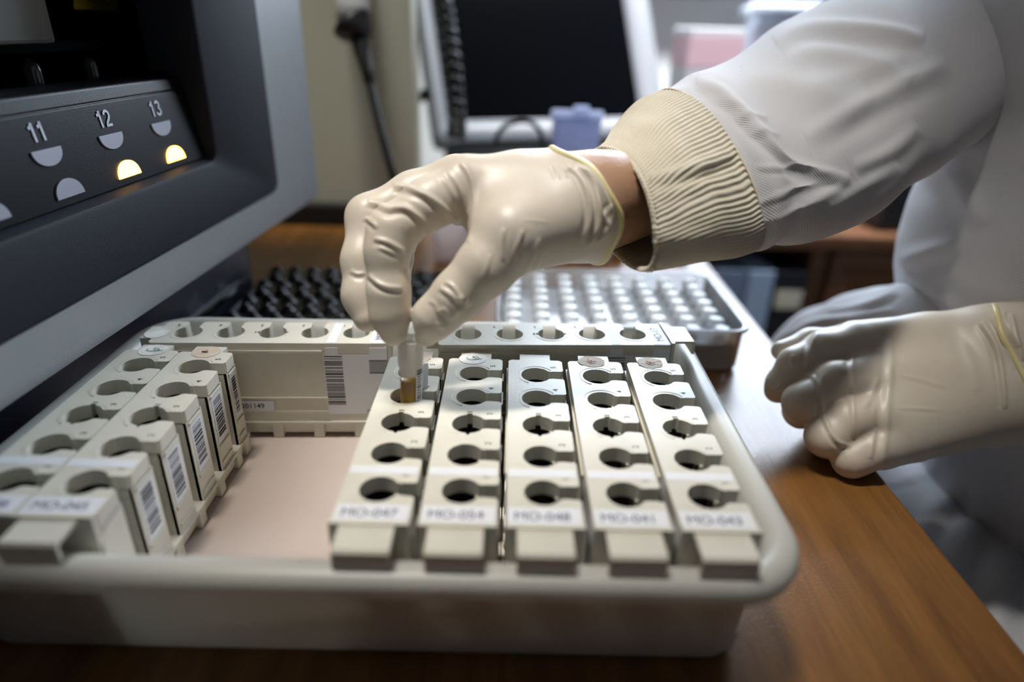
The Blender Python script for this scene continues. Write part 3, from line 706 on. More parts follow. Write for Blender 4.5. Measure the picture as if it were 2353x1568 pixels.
# translucent blue storage box
M_blue = mat('translucent_blue_plastic', (226, 232, 250), rough=0.25, transl=0.6)
bx = thing('storage_box', 'small translucent blue plastic box with a clip lid before the monitor', 'box', (0.115, 0.545, TOP), math.radians(-6))
bz = onplane(1305, 250, 1, 0.56)[2] - TOP
MB().loops([[(p[0], p[1], z) for p in rrect(-w, w, -w * .6, w * .6, 0.006, 4)] for w, z in ((0.018, 0.0004), (0.0205, 0.004), (0.026, bz - 0.01), (0.0265, bz - 0.006), (0.0245, bz - 0.008), (0.019, 0.006))], cap0=True, cap1=True).build('box_body', M_blue, bx)
MB().prism(rrect(-0.0275, 0.0275, -0.0172, 0.0172, 0.005), bz - 0.006, bz - 0.001).build('lid', M_blue, bx, bevel=0.001)
MB().box(-0.004, 0.012, -0.019, 0.006, bz - 0.002, bz + 0.005).build('clip', M_blue, bx, bevel=0.0015)
MB().box(-0.012, 0.010, -0.0146, -0.0135, bz * 0.62, bz * 0.72).build('label_window', M_label, bx)
# pale tub behind the fingers and the litter of white things beyond the vial box
M_pale = mat('pale_pink_plastic', (236, 228, 228), rough=0.5, transl=0.55)
tubp = thing('plastic_tub', 'pale pinkish plastic tub seen between the thumb and fingers', 'tub', (-0.006, 0.452, TOP))
MB().loops([[(p[0], p[1], z) for p in rrect(-w, w, -w, w, 0.008, 4)] for w, z in ((0.022, 0.0004), (0.023, 0.003), (0.026, 0.050), (0.0275, 0.051), (0.0275, 0.053), (0.0245, 0.053), (0.021, 0.006))], cap0=True, cap1=True).build('tub_body', M_pale, tubp)
M_paper = mat('white_paper', (226, 226, 230), rough=0.6)
M_carton = mat('brown_carton', (170, 112, 70), rough=0.7)
M_pink = mat('pink_carton', (236, 196, 206), rough=0.6)
tag(MB().box(0.085, 0.150, 0.45, 0.50, TOP + 0.0003, TOP + 0.020).build('white_carton', M_paper, bevel=0.002), 'low white carton on the table just beyond the vial box, left of the brown one', 'carton')
tag(MB().box(0.152, 0.166, 0.46, 0.50, TOP + 0.0003, TOP + 0.022).build('brown_carton', M_carton, bevel=0.002), 'narrow brown carton standing between two white things beyond the vial box', 'carton')
tag(MB().box(0.170, 0.232, 0.46, 0.53, TOP + 0.0003, TOP + 0.014).build('paper_stack', M_paper, bevel=0.001), 'stack of white papers beyond the vial box near the table edge', 'paper')
# bookcase beyond the table with binders in its open bay
M_brown = wood_mat('dark_brown_wood', (112, 74, 46), (74, 46, 28), rough=0.45, stretch=(3, 3, 16))
bc = thing('wooden_cabinet', 'dark brown wooden cabinet with an open bay and panelled door, beyond the table', 'cabinet', (0.60, 1.05, FLOOR))
T = -0.155 - FLOOR
MB().box(-0.28, 0.60, -0.15, 0.34, T - 0.03, T).build('cabinet_top', M_brown, bc, bevel=0.006)
cb = MB(); cb.box(-0.26, -0.235, -0.12, 0.23, 0, T - 0.03); cb.box(-0.02, 0.01, -0.13, 0.23, 0, T - 0.03); cb.box(0.555, 0.58, -0.13, 0.23, 0, T - 0.03); cb.box(-0.26, 0.58, 0.215, 0.23, 0, T - 0.03); cb.box(-0.25, 0.57, -0.12, 0.22, 0.02, 0.04)
cb.box(-0.25, 0.0, -0.12, 0.22, T - 0.40, T - 0.38)
cb.build('carcass', M_brown, bc, bevel=0.002)
for x0, x1 in ((0.015, 0.28), (0.285, 0.55)):
    d = MB(); d.loops([[(p[0], y, p[1]) for p in rrect(x0 + i, x1 - i, 0.05 + i, T - 0.035 - i, 0.004, 2)] for i, y in ((0, -0.115), (0, -0.140), (0.004, -0.142), (0.055, -0.142), (0.060, -0.133), (0.075, -0.133), (0.09, -0.140))], cap0=True, cap1=True)
    dd_ = d.build('door', M_brown, bc)
    MB().lathe([(0, 0.0), (0.006, 0.0), (0.006, 0.012), (0.012, 0.016), (0.012, 0.022), (0, 0.026)], 16, c=(x1 - 0.03 if x0 < 0.1 else x0 + 0.03, -0.142, T * 0.55), axis=(0, -1, 0)).build('knob', M_brown, dd_)
M_bind = mat('black_binder_board', (24, 26, 34), rough=0.45)
M_bind2 = mat('blue_grey_binder_board', (110, 126, 150), rough=0.4)
M_bind3 = mat('pale_blue_binder_board', (158, 178, 205), rough=0.4)
M_cream = mat('cream_label', (206, 200, 180), rough=0.6)
shelf = FLOOR + T - 0.38
def binder(x, w, m, lab, plate=False):
    b = thing('binder', lab, 'binder', (x, 0.93, shelf + 0.0005), 0, 'binders in the cabinet bay')
    MB().loops([[(p[0], p[1], z) for p in rrect(-w / 2, w / 2, -0.03, 0.24, 0.004, 3)] for z in (0.0, 0.31)], cap0=True, cap1=True, smooth=False).build('cover', m, b, bevel=0.002)
    if plate: MB().box(-w / 2 + 0.008, w / 2 - 0.006, -0.0312, -0.0301, 0.242, 0.275).build('spine_label', M_cream, b)
    else: MB().lathe([(0, 0), (0.012, 0), (0.012, 0.002), (0, 0.002)], 18, c=(0, -0.031, 0.08), axis=(0, -1, 0)).build('finger_ring', M_dark, b)
binder(0.545, 0.060, M_bind, 'black binder with a cream spine label, rightmost of the binders', True)
binder(0.492, 0.046, M_bind3, 'pale blue binder next to the black one')
binder(0.436, 0.060, M_bind2, 'blue-grey binder at the left end of the cabinet bay')
tag(MB().box(0.685, 1.12, 0.925, 1.09, -0.1545, -0.062).build('black_case', M_dark, bevel=0.006), 'long low black case on the cabinet behind the elbow', 'case')
# white printer-like unit on the cabinet, and pink carton at the table's far end
M_dev = mat('pale_blue_white_plastic', (212, 224, 240), rough=0.4)
dv = thing('white_device', 'bluish white device with vent slots standing on the cabinet by the window', 'device', (0.545, 1.12, -0.155), math.radians(-14))
MB().box(-0.075, 0.10, -0.09, 0.14, 0.0005, 0.335).build('case', M_dev, dv, bevel=0.012, seg=3)
vs_ = MB()
for k in range(4): vs_.box(-0.055, 0.06, -0.0912, -0.0895, 0.225 + 0.022 * k, 0.231 + 0.022 * k)
vs_.build('vents', mat('vent_blue_grey', (120, 140, 175), rough=0.5), dv)
MB().box(-0.085, 0.115, -0.10, 0.15, 0.335, 0.352).build('cover', M_dev, dv, bevel=0.006)
tag(MB().box(0.70, 0.80, 1.21, 1.38, -0.1545, 0.26).build('dark_box_file', mat('slate_board', (92, 100, 120), rough=0.5), bevel=0.004), 'slate grey box file standing right of the white device', 'box file')
pk = thing('carton', 'pink and white carton on the cabinet between the monitor and the white device', 'carton', (0.275, 1.06, TOP), math.radians(3))
pk.location = (0.335, 1.0, -0.155)
MB().box(0.0, 0.092, 0.0, 0.10, 0.0004, 0.312).build('carton_body', M_paper, pk, bevel=0.002)
pb = MB(); pb.box(-0.0003, 0.0923, -0.0004, 0.1003, 0.252, 0.300); pb.build('pink_band', M_pink, pk)
# ------------------------------------------------------------------ volumes for hands and body
class Vol:
    """signed distance samples on a grid, built from round cones with smooth unions"""
    def __init__(s, lo, hi, h):
        s.lo = np.array(lo, float); s.h = h
        s.n = np.ceil((np.array(hi) - s.lo) / h).astype(int) + 1
        s.f = np.full(tuple(s.n), 0.05, np.float32)
        s.ax = [(s.lo[i] + h * np.arange(s.n[i])).astype(np.float32) for i in range(3)]
    def sub(s, lo, hi):
        a = np.clip(np.floor((np.array(lo) - s.lo) / s.h).astype(int), 0, s.n); b = np.clip(np.ceil((np.array(hi) - s.lo) / s.h).astype(int) + 1, 0, s.n)
        return tuple(slice(int(a[i]), int(b[i])) for i in range(3))
    def pts(s, sl): return s.ax[0][sl[0]][:, None, None], s.ax[1][sl[1]][None, :, None], s.ax[2][sl[2]][None, None, :]
    def cone_d(s, sl, a, b, ra, rb, flat=None):
        x, y, z = s.pts(sl); a = np.array(a, np.float32); b = np.array(b, np.float32); d = b - a; L2 = float(d @ d) + 1e-12
        t = np.clip(((x - a[0]) * d[0] + (y - a[1]) * d[1] + (z - a[2]) * d[2]) / L2, 0, 1)
        dx = x - a[0] - t * d[0]; dy = y - a[1] - t * d[1]; dz = z - a[2] - t * d[2]
        q = dx * dx + dy * dy + dz * dz
        if flat is not None:                       # squash along a direction: (unit vector, factor)
            u, k = flat; w = dx * u[0] + dy * u[1] + dz * u[2]; q = q + (k * k - 1) * w * w
        return np.sqrt(q) - (ra + (rb - ra) * t)
    def cone(s, a, b, ra, rb, k=0.004, op='add', flat=None):
        m = max(ra, rb) + k + 3 * s.h + 0.003
        sl = s.sub(np.minimum(a, b) - m, np.maximum(a, b) + m)
        if any(x.stop <= x.start for x in sl): return
        d = s.cone_d(sl, a, b, ra, rb, flat); f = s.f[sl]
        if op == 'add':
            h = np.maximum(k - np.abs(f - d), 0) / k; s.f[sl] = np.minimum(f, d) - h * h * k * 0.25
        else:
            h = np.maximum(k - np.abs(f + d), 0) / k; s.f[sl] = np.maximum(f, -d) + h * h * k * 0.25
    def chain(s, P, R, k=0.004, kout=0.003, flat=None):
        """a limb: cones blended among themselves first, then joined to the rest with its own radius"""
        P = [np.array(p) for p in P]; m = max(R) + 0.008 + k
        sl = s.sub(np.min(P, 0) - m, np.max(P, 0) + m); g = None
        for i in range(len(P) - 1):
            d = s.cone_d(sl, P[i], P[i + 1], R[i], R[i + 1], flat)
            if g is None: g = d
            else: h = np.maximum(k - np.abs(g - d), 0) / k; g = np.minimum(g, d) - h * h * k * 0.25
        f = s.f[sl]; h = np.maximum(kout - np.abs(f - g), 0) / kout; s.f[sl] = np.minimum(f, g) - h * h * kout * 0.25
    def cut(s, p, n):
        """keep the side the normal points away from"""
        x, y, z = s.pts((slice(None),) * 3)
        s.f = np.maximum(s.f, ((x - p[0]) * n[0] + (y - p[1]) * n[1] + (z - p[2]) * n[2]).astype(np.float32))
    def march(s, px, py, d0=0.2, d1=0.5):
        """first point of the surface along a sight line (or the closest approach)"""
        D = np.linspace(d0, d1, 900); P = CAM_POS + ray(px, py)[None, :] * D[:, None]
        I = np.rint((P - s.lo) / s.h).astype(int); ok = np.all((I >= 0) & (I < s.n), 1); v = np.full(len(D), 0.05)
        v[ok] = s.f[I[ok, 0], I[ok, 1], I[ok, 2]]; neg = np.where(v < 0)[0]
        return P[neg[0]] if len(neg) else P[v.argmin()]
    def mesh(s, iso=0.0, smooth=2):
        g = openvdb.FloatGrid(0.05); g.copyFromArray(s.f.astype(np.float32), tolerance=0.0)
        P, Q = g.convertToQuads(isovalue=iso)
        V = s.lo + np.asarray(P, float) * s.h; Q = np.asarray(Q, int)
        for _ in range(smooth): V = relax(V, Q)
        return V, Q
def relax(V, Q, lam=0.6):
    A = np.zeros_like(V); c = np.zeros(len(V))
    for i in range(4):
        for j in (1, 3):
            np.add.at(A, Q[:, i], V[Q[:, (i + j) % 4]]); np.add.at(c, Q[:, i], 1)
    return V + lam * (A / np.maximum(c, 1)[:, None] - V)
def vnormals(V, Q):
    n = np.cross(V[Q[:, 2]] - V[Q[:, 0]], V[Q[:, 3]] - V[Q[:, 1]]); N = np.zeros_like(V)
    for i in range(4): np.add.at(N, Q[:, i], n)
    return N / (np.linalg.norm(N, axis=1)[:, None] + 1e-12)
def np_mesh(name, V, Q, mats, parent=None, smooth=True, mi=None):
    me = bpy.data.meshes.new(name); me.vertices.add(len(V)); me.vertices.foreach_set('co', np.asarray(V, np.float32).ravel())
    n = len(Q); k = Q.shape[1]; me.loops.add(n * k); me.loops.foreach_set('vertex_index', np.asarray(Q, np.int32).ravel())
    me.polygons.add(n); me.polygons.foreach_set('loop_start', np.arange(0, n * k, k, dtype=np.int32))
    me.polygons.foreach_set('use_smooth', [smooth] * n)
    for mm in (mats if isinstance(mats, list) else [mats]): me.materials.append(mm)
    if mi is not None: me.polygons.foreach_set('material_index', np.asarray(mi, np.int32))
    me.update(calc_edges=True); me.validate()
    o = bpy.data.objects.new(name, me); COL.objects.link(o)
    if parent is not None: o.parent = parent
    return o
def orient(V, Q):
    N = vnormals(V, Q); c = V.mean(0)
    vol = np.einsum('ij,ij->i', V[Q[:, 0]] - c, np.cross(V[Q[:, 1]] - c, V[Q[:, 2]] - c)).sum()
    return Q if vol > 0 else Q[:, ::-1]
def emboss(V, Q, folds, facing=0.0):
    """raise real folds on the surface along lines; each = (points, half width px, height mm[, crease])"""
    N = vnormals(V, Q); P = project(V); tow = ((CAM_POS - V) * N).sum(1) > facing
    D = np.zeros(len(V))
    for fo in folds:
        pts, w, hmm = fo[:3]; cr = fo[3] if len(fo) > 3 else 0.0
        pts = smooth_line(np.array(pts, float)); n = len(pts) - 1
        lo = pts.min(0) - 4 * w; hi = pts.max(0) + 4 * w
        idx = np.where(tow & (P[:, 0] > lo[0]) & (P[:, 0] < hi[0]) & (P[:, 1] > lo[1]) & (P[:, 1] < hi[1]))[0]
        if len(idx) == 0: continue
        X = P[idx, :2]; best = np.full(len(idx), 1e9); sg = np.zeros(len(idx)); tt = np.zeros(len(idx))
        for i in range(n):
            a = pts[i]; d = pts[i + 1] - a; L2 = d @ d + 1e-9
            t = np.clip(((X - a) @ d) / L2, 0, 1); q = X - a - t[:, None] * d; dist = np.hypot(q[:, 0], q[:, 1])
            mk = dist < best; best[mk] = dist[mk]; sg[mk] = np.sign(d[0] * q[mk, 1] - d[1] * q[mk, 0]); tt[mk] = (i + t[mk]) / n
        env = np.sqrt(np.clip(np.sin(PI * np.clip(tt, 0.0, 1.0)), 0, 1))
        prof = np.exp(-(best / w) ** 2)
        if cr: prof = prof - cr * np.exp(-(((best * sg) - 2.0 * w) / (1.0 * w)) ** 2)
        D[idx] += env * prof * hmm * 0.001
    return V + N * D[:, None]
def smooth_line(p, n=6):
    out = []
    for i in range(len(p) - 1):
        a, b, c, d = p[max(i - 1, 0)], p[i], p[i + 1], p[min(i + 2, len(p) - 1)]
        for q in range(n):
            u = q / n; out.append(0.5 * ((2 * b) + (-a + c) * u + (2 * a - 5 * b + 4 * c - d) * u * u + (-a + 3 * b - 3 * c + d) * u ** 3))
    out.append(p[-1]); return np.array(out)
MM = 0.001

# ------------------------------------------------------------------ materials of the person
M_skin = mat('skin', (172, 134, 106), rough=0.5, vary=0.10, vscale=60, bump=0.3, bscale=500, sss=0.04, sss_r=0.004)
M_glove = mat('latex_glove', (212, 202, 186), rough=0.42, vary=0.5, vscale=34, vary_rgb=(204, 188, 170), bump=0.10, bscale=420, sss=0.10, sss_r=0.004, spec=0.5)
M_gloveb = mat('latex_rolled_edge', (228, 214, 160), rough=0.4, sss=0.1, sss_r=0.003)
def fabric(name, rgb, scale, strength, rough=0.85):
    mt = mat(name, rgb, rough=rough, spec=0.2, transl=0.06); nt = mt.node_tree; N = nt.nodes; L = nt.links; b = N['Principled BSDF']
    b.inputs['Sheen Weight'].default_value = 0.15
    tc = N.new('ShaderNodeTexCoord'); wv = N.new('ShaderNodeTexWave'); wv.inputs['Scale'].default_value = scale; wv.bands_direction = 'DIAGONAL'; wv.inputs['Distortion'].default_value = 0.3
    L.new(tc.outputs['Object'], wv.inputs[0])
    no = N.new('ShaderNodeTexNoise'); no.inputs['Scale'].default_value = 900; L.new(tc.outputs['Object'], no.inputs[0])
    ad = N.new('ShaderNodeMath'); ad.operation = 'MULTIPLY_ADD'; ad.inputs[1].default_value = 0.5
    L.new(no.outputs['Fac'], ad.inputs[0]); L.new(wv.outputs['Fac'], ad.inputs[2])
    bp = N.new('ShaderNodeBump'); bp.inputs['Strength'].default_value = strength; bp.inputs['Distance'].default_value = 0.0003
    L.new(ad.outputs[0], bp.inputs['Height']); L.new(bp.outputs[0], b.inputs['Normal'])
    return mt
M_coat = fabric('white_twill_coat', (210, 209, 212), 420, 0.5)
M_knit = mat('cream_rib_knit', (220, 211, 192), rough=0.9, spec=0.15, bump=0.5, bscale=1500, transl=0.08)
M_trouser = mat('dark_trousers', (40, 42, 52), rough=0.8)
M_hair = mat('black_hair', (24, 20, 18), rough=0.5)

person = thing('person', 'seated person in white lab coat and latex gloves, lifting a sample tube from the rack', 'person', (0.45, 0.10, FLOOR))
OFF = np.array([0.45, 0.10, FLOOR])

# ------------------------------------------------------------------ right hand (holding the tube)
def J(px, py, d): return np.array(cp(px, py, d))
def right_hand(V, g=0.0, fine=True):
    """g shrinks every radius (skin inside the glove)"""
    r = lambda x: max(x * MM - g, 0.002)
    # palm and back of the hand: metacarpals to wrist
    W1, W2 = J(1395, 452, 0.298), J(1395, 462, 0.326)
    for mcp, w, ra, rb_ in ((J(1072, 425, 0.289), W1, 13.0, 19), (J(1052, 424, 0.311), (W1 + W2) / 2, 13.5, 20), (J(1075, 448, 0.329), W2, 12.5, 19), (J(1105, 476, 0.343), W2, 11.5, 18)):
        V.cone(mcp, w, r(ra), r(rb_), 0.010)
    V.cone(J(1200, 440, 0.300), J(1340, 455, 0.305), r(16), r(20), 0.010)
    V.cone(J(1172, 545, 0.276), J(1325, 495, 0.290), r(15.5), r(20), 0.014)           # thenar
    V.cone(J(1200, 500, 0.296), J(1330, 505, 0.315), r(16), r(19), 0.014)
    V.cone(J(1110, 470, 0.293), J(1180, 520, 0.284), r(10.5), r(14), 0.012)            # web of the thumb
    V.cone(J(1390, 454, 0.298), J(1460, 456, 0.312), r(18.5), r(17.2), 0.010)
    V.cone(J(1390, 462, 0.326), J(1460, 458, 0.336), r(18.5), r(18.0), 0.010)
    # fingers
    V.chain([J(1100, 476, 0.343), J(1010, 470, 0.345), J(942, 500, 0.343), J(918, 560, 0.338), J(916, 602, 0.333)], [r(10.5), r(8.5), r(8.2), r(7.4), r(6.2)], 0.005, 0.004)
    V.chain([J(1072, 446, 0.329), J(975, 450, 0.331), J(890, 498, 0.327), J(906, 588, 0.318), J(911, 640, 0.312)], [r(11.5), r(9.6), r(9.2), r(8.4), r(7.0)], 0.005, 0.004)
    V.chain([J(1050, 420, 0.311), J(950, 448, 0.310), J(848, 500, 0.304), J(832, 600, 0.298), J(832, 680, 0.296), J(846, 728, 0.294)], [r(12.5), r(10.2), r(9.9), r(8.6), r(8.2), r(6.8)], 0.005, 0.0025)
    V.chain([J(1070, 430, 0.289), J(985, 468, 0.283), J(901, 531, 0.280), J(889, 580, 0.279), J(893, 670, 0.281), J(896, 722, 0.283), J(905, 764, 0.285)], [r(13), r(10.4), r(10.0), r(8.7), r(8.5), r(7.9), r(6.0)], 0.005, 0.0025)
    # thumb
    V.chain([J(1180, 545, 0.276), J(1118, 612, 0.274), J(1052, 678, 0.276), J(1000, 730, 0.280), J(979, 772, 0.2835)], [r(15), r(11.6), r(9.8), r(8.6), r(4.6)], 0.006, 0.003)
V = Vol(cp(1130, 570, 0.305) - np.array([0.095, 0.075, 0.085]), cp(1130, 570, 0.305) + np.array([0.095, 0.095, 0.085]), 0.00062)
right_hand(V)
# loose wrist of the glove, flared and then cut by the plane of its rolled edge
V.cone(J(1330, 462, 0.300), J(1405, 478, 0.303), 21 * MM, 23.5 * MM, 0.008); V.cone(J(1330, 470, 0.318), J(1405, 470, 0.324), 21 * MM, 22 * MM, 0.008)
V.cone(J(1385, 505, 0.288), J(1440, 512, 0.290), 9 * MM, 4.5 * MM, 0.006)
edge_px = [(1258, 366, 0.318), (1282, 357, 0.309), (1318, 358, 0.301), (1352, 374, 0.294), (1380, 404, 0.288), (1400, 444, 0.284), (1424, 480, 0.2835), (1443, 511, 0.2855), (1432, 542, 0.290), (1404, 568, 0.297), (1362, 583, 0.304), (1335, 582, 0.312)]
E3 = [J(*q) for q in edge_px]
far_arc = [J(1330, 560, 0.328), J(1315, 500, 0.341), J(1295, 440, 0.345), J(1272, 395, 0.336)]
E3 = [V.march(q[0], q[1]) for q in edge_px]
ring = E3 + far_arc; cen = np.mean(ring, 0)
u_, s_, vt = np.linalg.svd(np.array(ring) - cen); nrm = vt[2]
if nrm @ (J(1600, 400, 0.34) - cen) < 0: nrm = -nrm
e1 = vt[0]; e2 = np.cross(nrm, e1)
ang = [math.atan2((p - cen) @ e2, (p - cen) @ e1) for p in ring]; hgt = [(p - cen) @ nrm for p in ring]
hgt = [h_ if 1 <= i_ <= 10 or i_ > 11 else None for i_, h_ in enumerate(hgt)]
ang = [a_ for a_, h_ in zip(ang, hgt) if h_ is not None]; hgt = [h_ for h_ in hgt if h_ is not None]
o_ = np.argsort(ang); A_ = np.array(ang)[o_]; H_ = np.array(hgt)[o_]
gA = np.linspace(-PI, PI, 181)[:-1]; gH = np.interp(gA, np.concatenate([A_ - 2 * PI, A_, A_ + 2 * PI]), np.concatenate([H_, H_, H_]))
for _ in range(40): gH = 0.5 * gH + 0.25 * (np.roll(gH, 1) + np.roll(gH, -1))
def edge_h(a): return np.interp(a, np.concatenate([gA, [PI]]), np.concatenate([gH, gH[:1]]))
X_, Y_, Z_ = V.pts((slice(None),) * 3); qx, qy, qz = X_ - cen[0], Y_ - cen[1], Z_ - cen[2]
aa = np.arctan2(qx * e2[0] + qy * e2[1] + qz * e2[2], qx * e1[0] + qy * e1[1] + qz * e1[2])
off_n = (qx * nrm[0] + qy * nrm[1] + qz * nrm[2] - edge_h(aa)) * 0.8
f_open = V.f.copy(); V.f = np.maximum(V.f, off_n).astype(np.float32)
# the true rim: outermost surface point in each direction at the edge height
rim = []
for a in np.linspace(-PI, PI, 73)[:-1]:
    base_p = cen + nrm * (edge_h(a) - 0.0006); dr = e1 * math.cos(a) + e2 * math.sin(a); R = np.linspace(0.048, 0.004, 200)
    I = np.clip(np.rint((base_p + dr * R[:, None] - V.lo) / V.h).astype(int), 0, V.n - 1); ins = np.where(f_open[I[:, 0], I[:, 1], I[:, 2]] < 0)[0]
    rim.append(base_p + dr * (R[ins[0]] if len(ins) else 0.02))
rim = np.array(rim)
for _ in range(8): rim = 0.5 * rim + 0.25 * (np.roll(rim, 1, 0) + np.roll(rim, -1, 0))
for a, b in ((J(1400, 454, 0.300), J(1470, 450, 0.312)), (J(1400, 462, 0.326), J(1470, 458, 0.336)), (J(1410, 470, 0.310), J(1470, 465, 0.318))):
    V.cone(a, b, 20.5 * MM, 21.5 * MM, 0.003, op='sub')
GV, GQ = V.mesh(0.0, 3); GQ = orient(GV, GQ)
RF = [  # folds of the latex: (line, half width px, height mm, crease)
    ([(902, 425), (940, 432), (985, 452), (1030, 488), (1052, 520), (1060, 545)], 7, 1.1, 0.7),
    ([(845, 462), (870, 470), (893, 480), (905, 478), (935, 480), (970, 505), (992, 535), (994, 553)], 6.5, 1.2, 0.7),
    ([(840, 500), (856, 512), (868, 524)], 5, 0.7, 0.6), ([(858, 548), (890, 556), (915, 570), (930, 580)], 5.5, 0.9, 0.6), ([(868, 566), (900, 578), (925, 586)], 5, 0.6, 0.5),
    ([(848, 632), (868, 650), (892, 660), (925, 662)], 5.5, 0.9, 0.8), ([(806, 622), (822, 630), (840, 627)], 5, 0.6, 0.6),
    ([(1058, 372), (1076, 395), (1088, 430), (1090, 470), (1082, 520), (1076, 560)], 6, 1.0, 0.6), ([(1030, 395), (1052, 425), (1066, 460), (1070, 500)], 5, 0.6, 0.5), ([(1012, 404), (1032, 430), (1046, 460)], 5, 0.5, 0.5),
    ([(1156, 600), (1152, 560), (1158, 525)], 5, 0.6, 0.4), ([(1178, 612), (1182, 580), (1196, 545), (1200, 528)], 5, 0.6, 0.4), ([(1196, 640), (1214, 610), (1232, 572), (1240, 548)], 5, 0.6, 0.4), ([(1225, 622), (1240, 596), (1250, 570)], 4, 0.4, 0.4),
    ([(1010, 660), (1035, 676), (1052, 690), (1066, 680)], 6, 0.9, 0.6), ([(1022, 648), (1044, 662), (1068, 700), (1078, 690)], 5, 0.8, 0.6), ([(1005, 722), (1020, 712), (1038, 728), (1050, 712)], 6, 0.7, 0.5), ([(1000, 742), (1012, 750), (1030, 752)], 5, 0.5, 0.5), ([(985, 690), (1000, 700), (1006, 720)], 5, 0.4, 0.4),
    ([(1300, 382), (1330, 398), (1350, 440), (1358, 490), (1352, 530), (1338, 560)], 6, 1.5, 0.7), ([(1320, 376), (1352, 400), (1372, 440), (1378, 500), (1366, 540), (1340, 574)], 6, 1.8, 0.7),
    ([(1340, 376), (1372, 412), (1392, 450), (1404, 490), (1396, 530), (1370, 560)], 6, 1.5, 0.6), ([(1270, 378), (1280, 395), (1284, 412)], 4, 0.5, 0.5), ([(1285, 378), (1296, 398), (1300, 410)], 4, 0.5, 0.5), ([(1404, 470), (1392, 498), (1400, 520)], 4, 0.8, 0.6),
    ([(1200, 505), (1235, 508), (1260, 512)], 3, 0.2), ([(1110, 640), (1120, 610), (1124, 585)], 5, 0.4, 0.4),
]
GV = emboss(GV, GQ, RF)
gl = np_mesh('glove', GV - OFF, GQ, M_glove, person); gl['label'] = 'pale latex glove on the hand holding the tube'
bead = MB().tube([p - OFF for p in rim], [0.0016] * len(rim), n=10, closed=True).build('rolled_edge', M_gloveb, gl); bead['label'] = 'yellowish rolled glove edge'

# ------------------------------------------------------------------ left hand (loose fist on the table)
def left_hand(V, g=0.0):
    r = lambda x: max(x * MM - g, 0.002)
    for a, b, ra, rb_ in ((J(1968, 795, 0.388), J(2290, 778, 0.382), 15.0, 18), (J(1996, 874, 0.374), J(2295, 840, 0.372), 15.5, 19), (J(2008, 955, 0.365), J(2290, 895, 0.366), 15, 18.5), (J(2020, 1022, 0.362), J(2275, 948, 0.366), 13.5, 17)):
        V.cone(a, b, r(ra), r(rb_), 0.012)
    V.cone(J(2120, 800, 0.392), J(2290, 850, 0.392), r(17), r(20), 0.012); V.cone(J(2060, 960, 0.375), J(2290, 900, 0.385), r(16), r(19), 0.012)
    V.cone(J(2280, 800, 0.376), J(2420, 800, 0.370), r(22), r(21), 0.012); V.cone(J(2280, 905, 0.370), J(2420, 890, 0.366), r(22), r(21), 0.012)
    # thumb behind the index finger
    V.chain([J(2070, 790, 0.402), J(1960, 782, 0.407), J(1862, 790, 0.405), J(1795, 806, 0.400)], [r(13), r(10), r(8.6), r(6.0)], 0.006, 0.004)
    # index, middle, ring, little
    V.chain([J(1960, 800, 0.386), J(1890, 805, 0.382), J(1828, 838, 0.379), J(1796, 884, 0.384), J(1784, 900, 0.388)], [r(14.5), r(10.2), r(9.4), r(8.4), r(6.6)], 0.005, 0.003)
    V.chain([J(1990, 876, 0.372), J(1920, 880, 0.366), J(1846, 926, 0.364), J(1840, 945, 0.378), J(1880, 950, 0.392)], [r(14.5), r(11.4), r(10.4), r(9.0), r(7.5)], 0.005, 0.003)
    V.chain([J(2008, 955, 0.363), J(1950, 965, 0.357), J(1898, 1004, 0.357), J(1900, 1015, 0.372), J(1940, 1005, 0.385)], [r(14), r(11.2), r(10.2), r(8.8), r(7.2)], 0.005, 0.003)
    V.chain([J(2020, 1022, 0.360), J(1990, 1036, 0.354), J(1955, 1056, 0.354), J(1962, 1060, 0.367), J(2000, 1045, 0.378)], [r(13), r(10.2), r(9.0), r(8.0), r(6.6)], 0.005, 0.003)
V = Vol(cp(2070, 890, 0.378) - np.array([0.095, 0.075, 0.075]), cp(2070, 890, 0.378) + np.array([0.085, 0.075, 0.075]), 0.00068)
left_hand(V)
V.cone(J(2285, 810, 0.376), J(2420, 790, 0.372), 24 * MM, 25 * MM, 0.008); V.cone(J(2285, 920, 0.370), J(2420, 900, 0.366), 24 * MM, 25 * MM, 0.008)
lr_vis = [V.march(*q) for q in ((2284, 702), (2290, 720), (2297, 752), (2306, 780), (2320, 806), (2338, 838), (2356, 872), (2370, 915), (2374, 960), (2372, 1000))]
LV, LQ = V.mesh(0.0, 3); LQ = orient(LV, LQ)
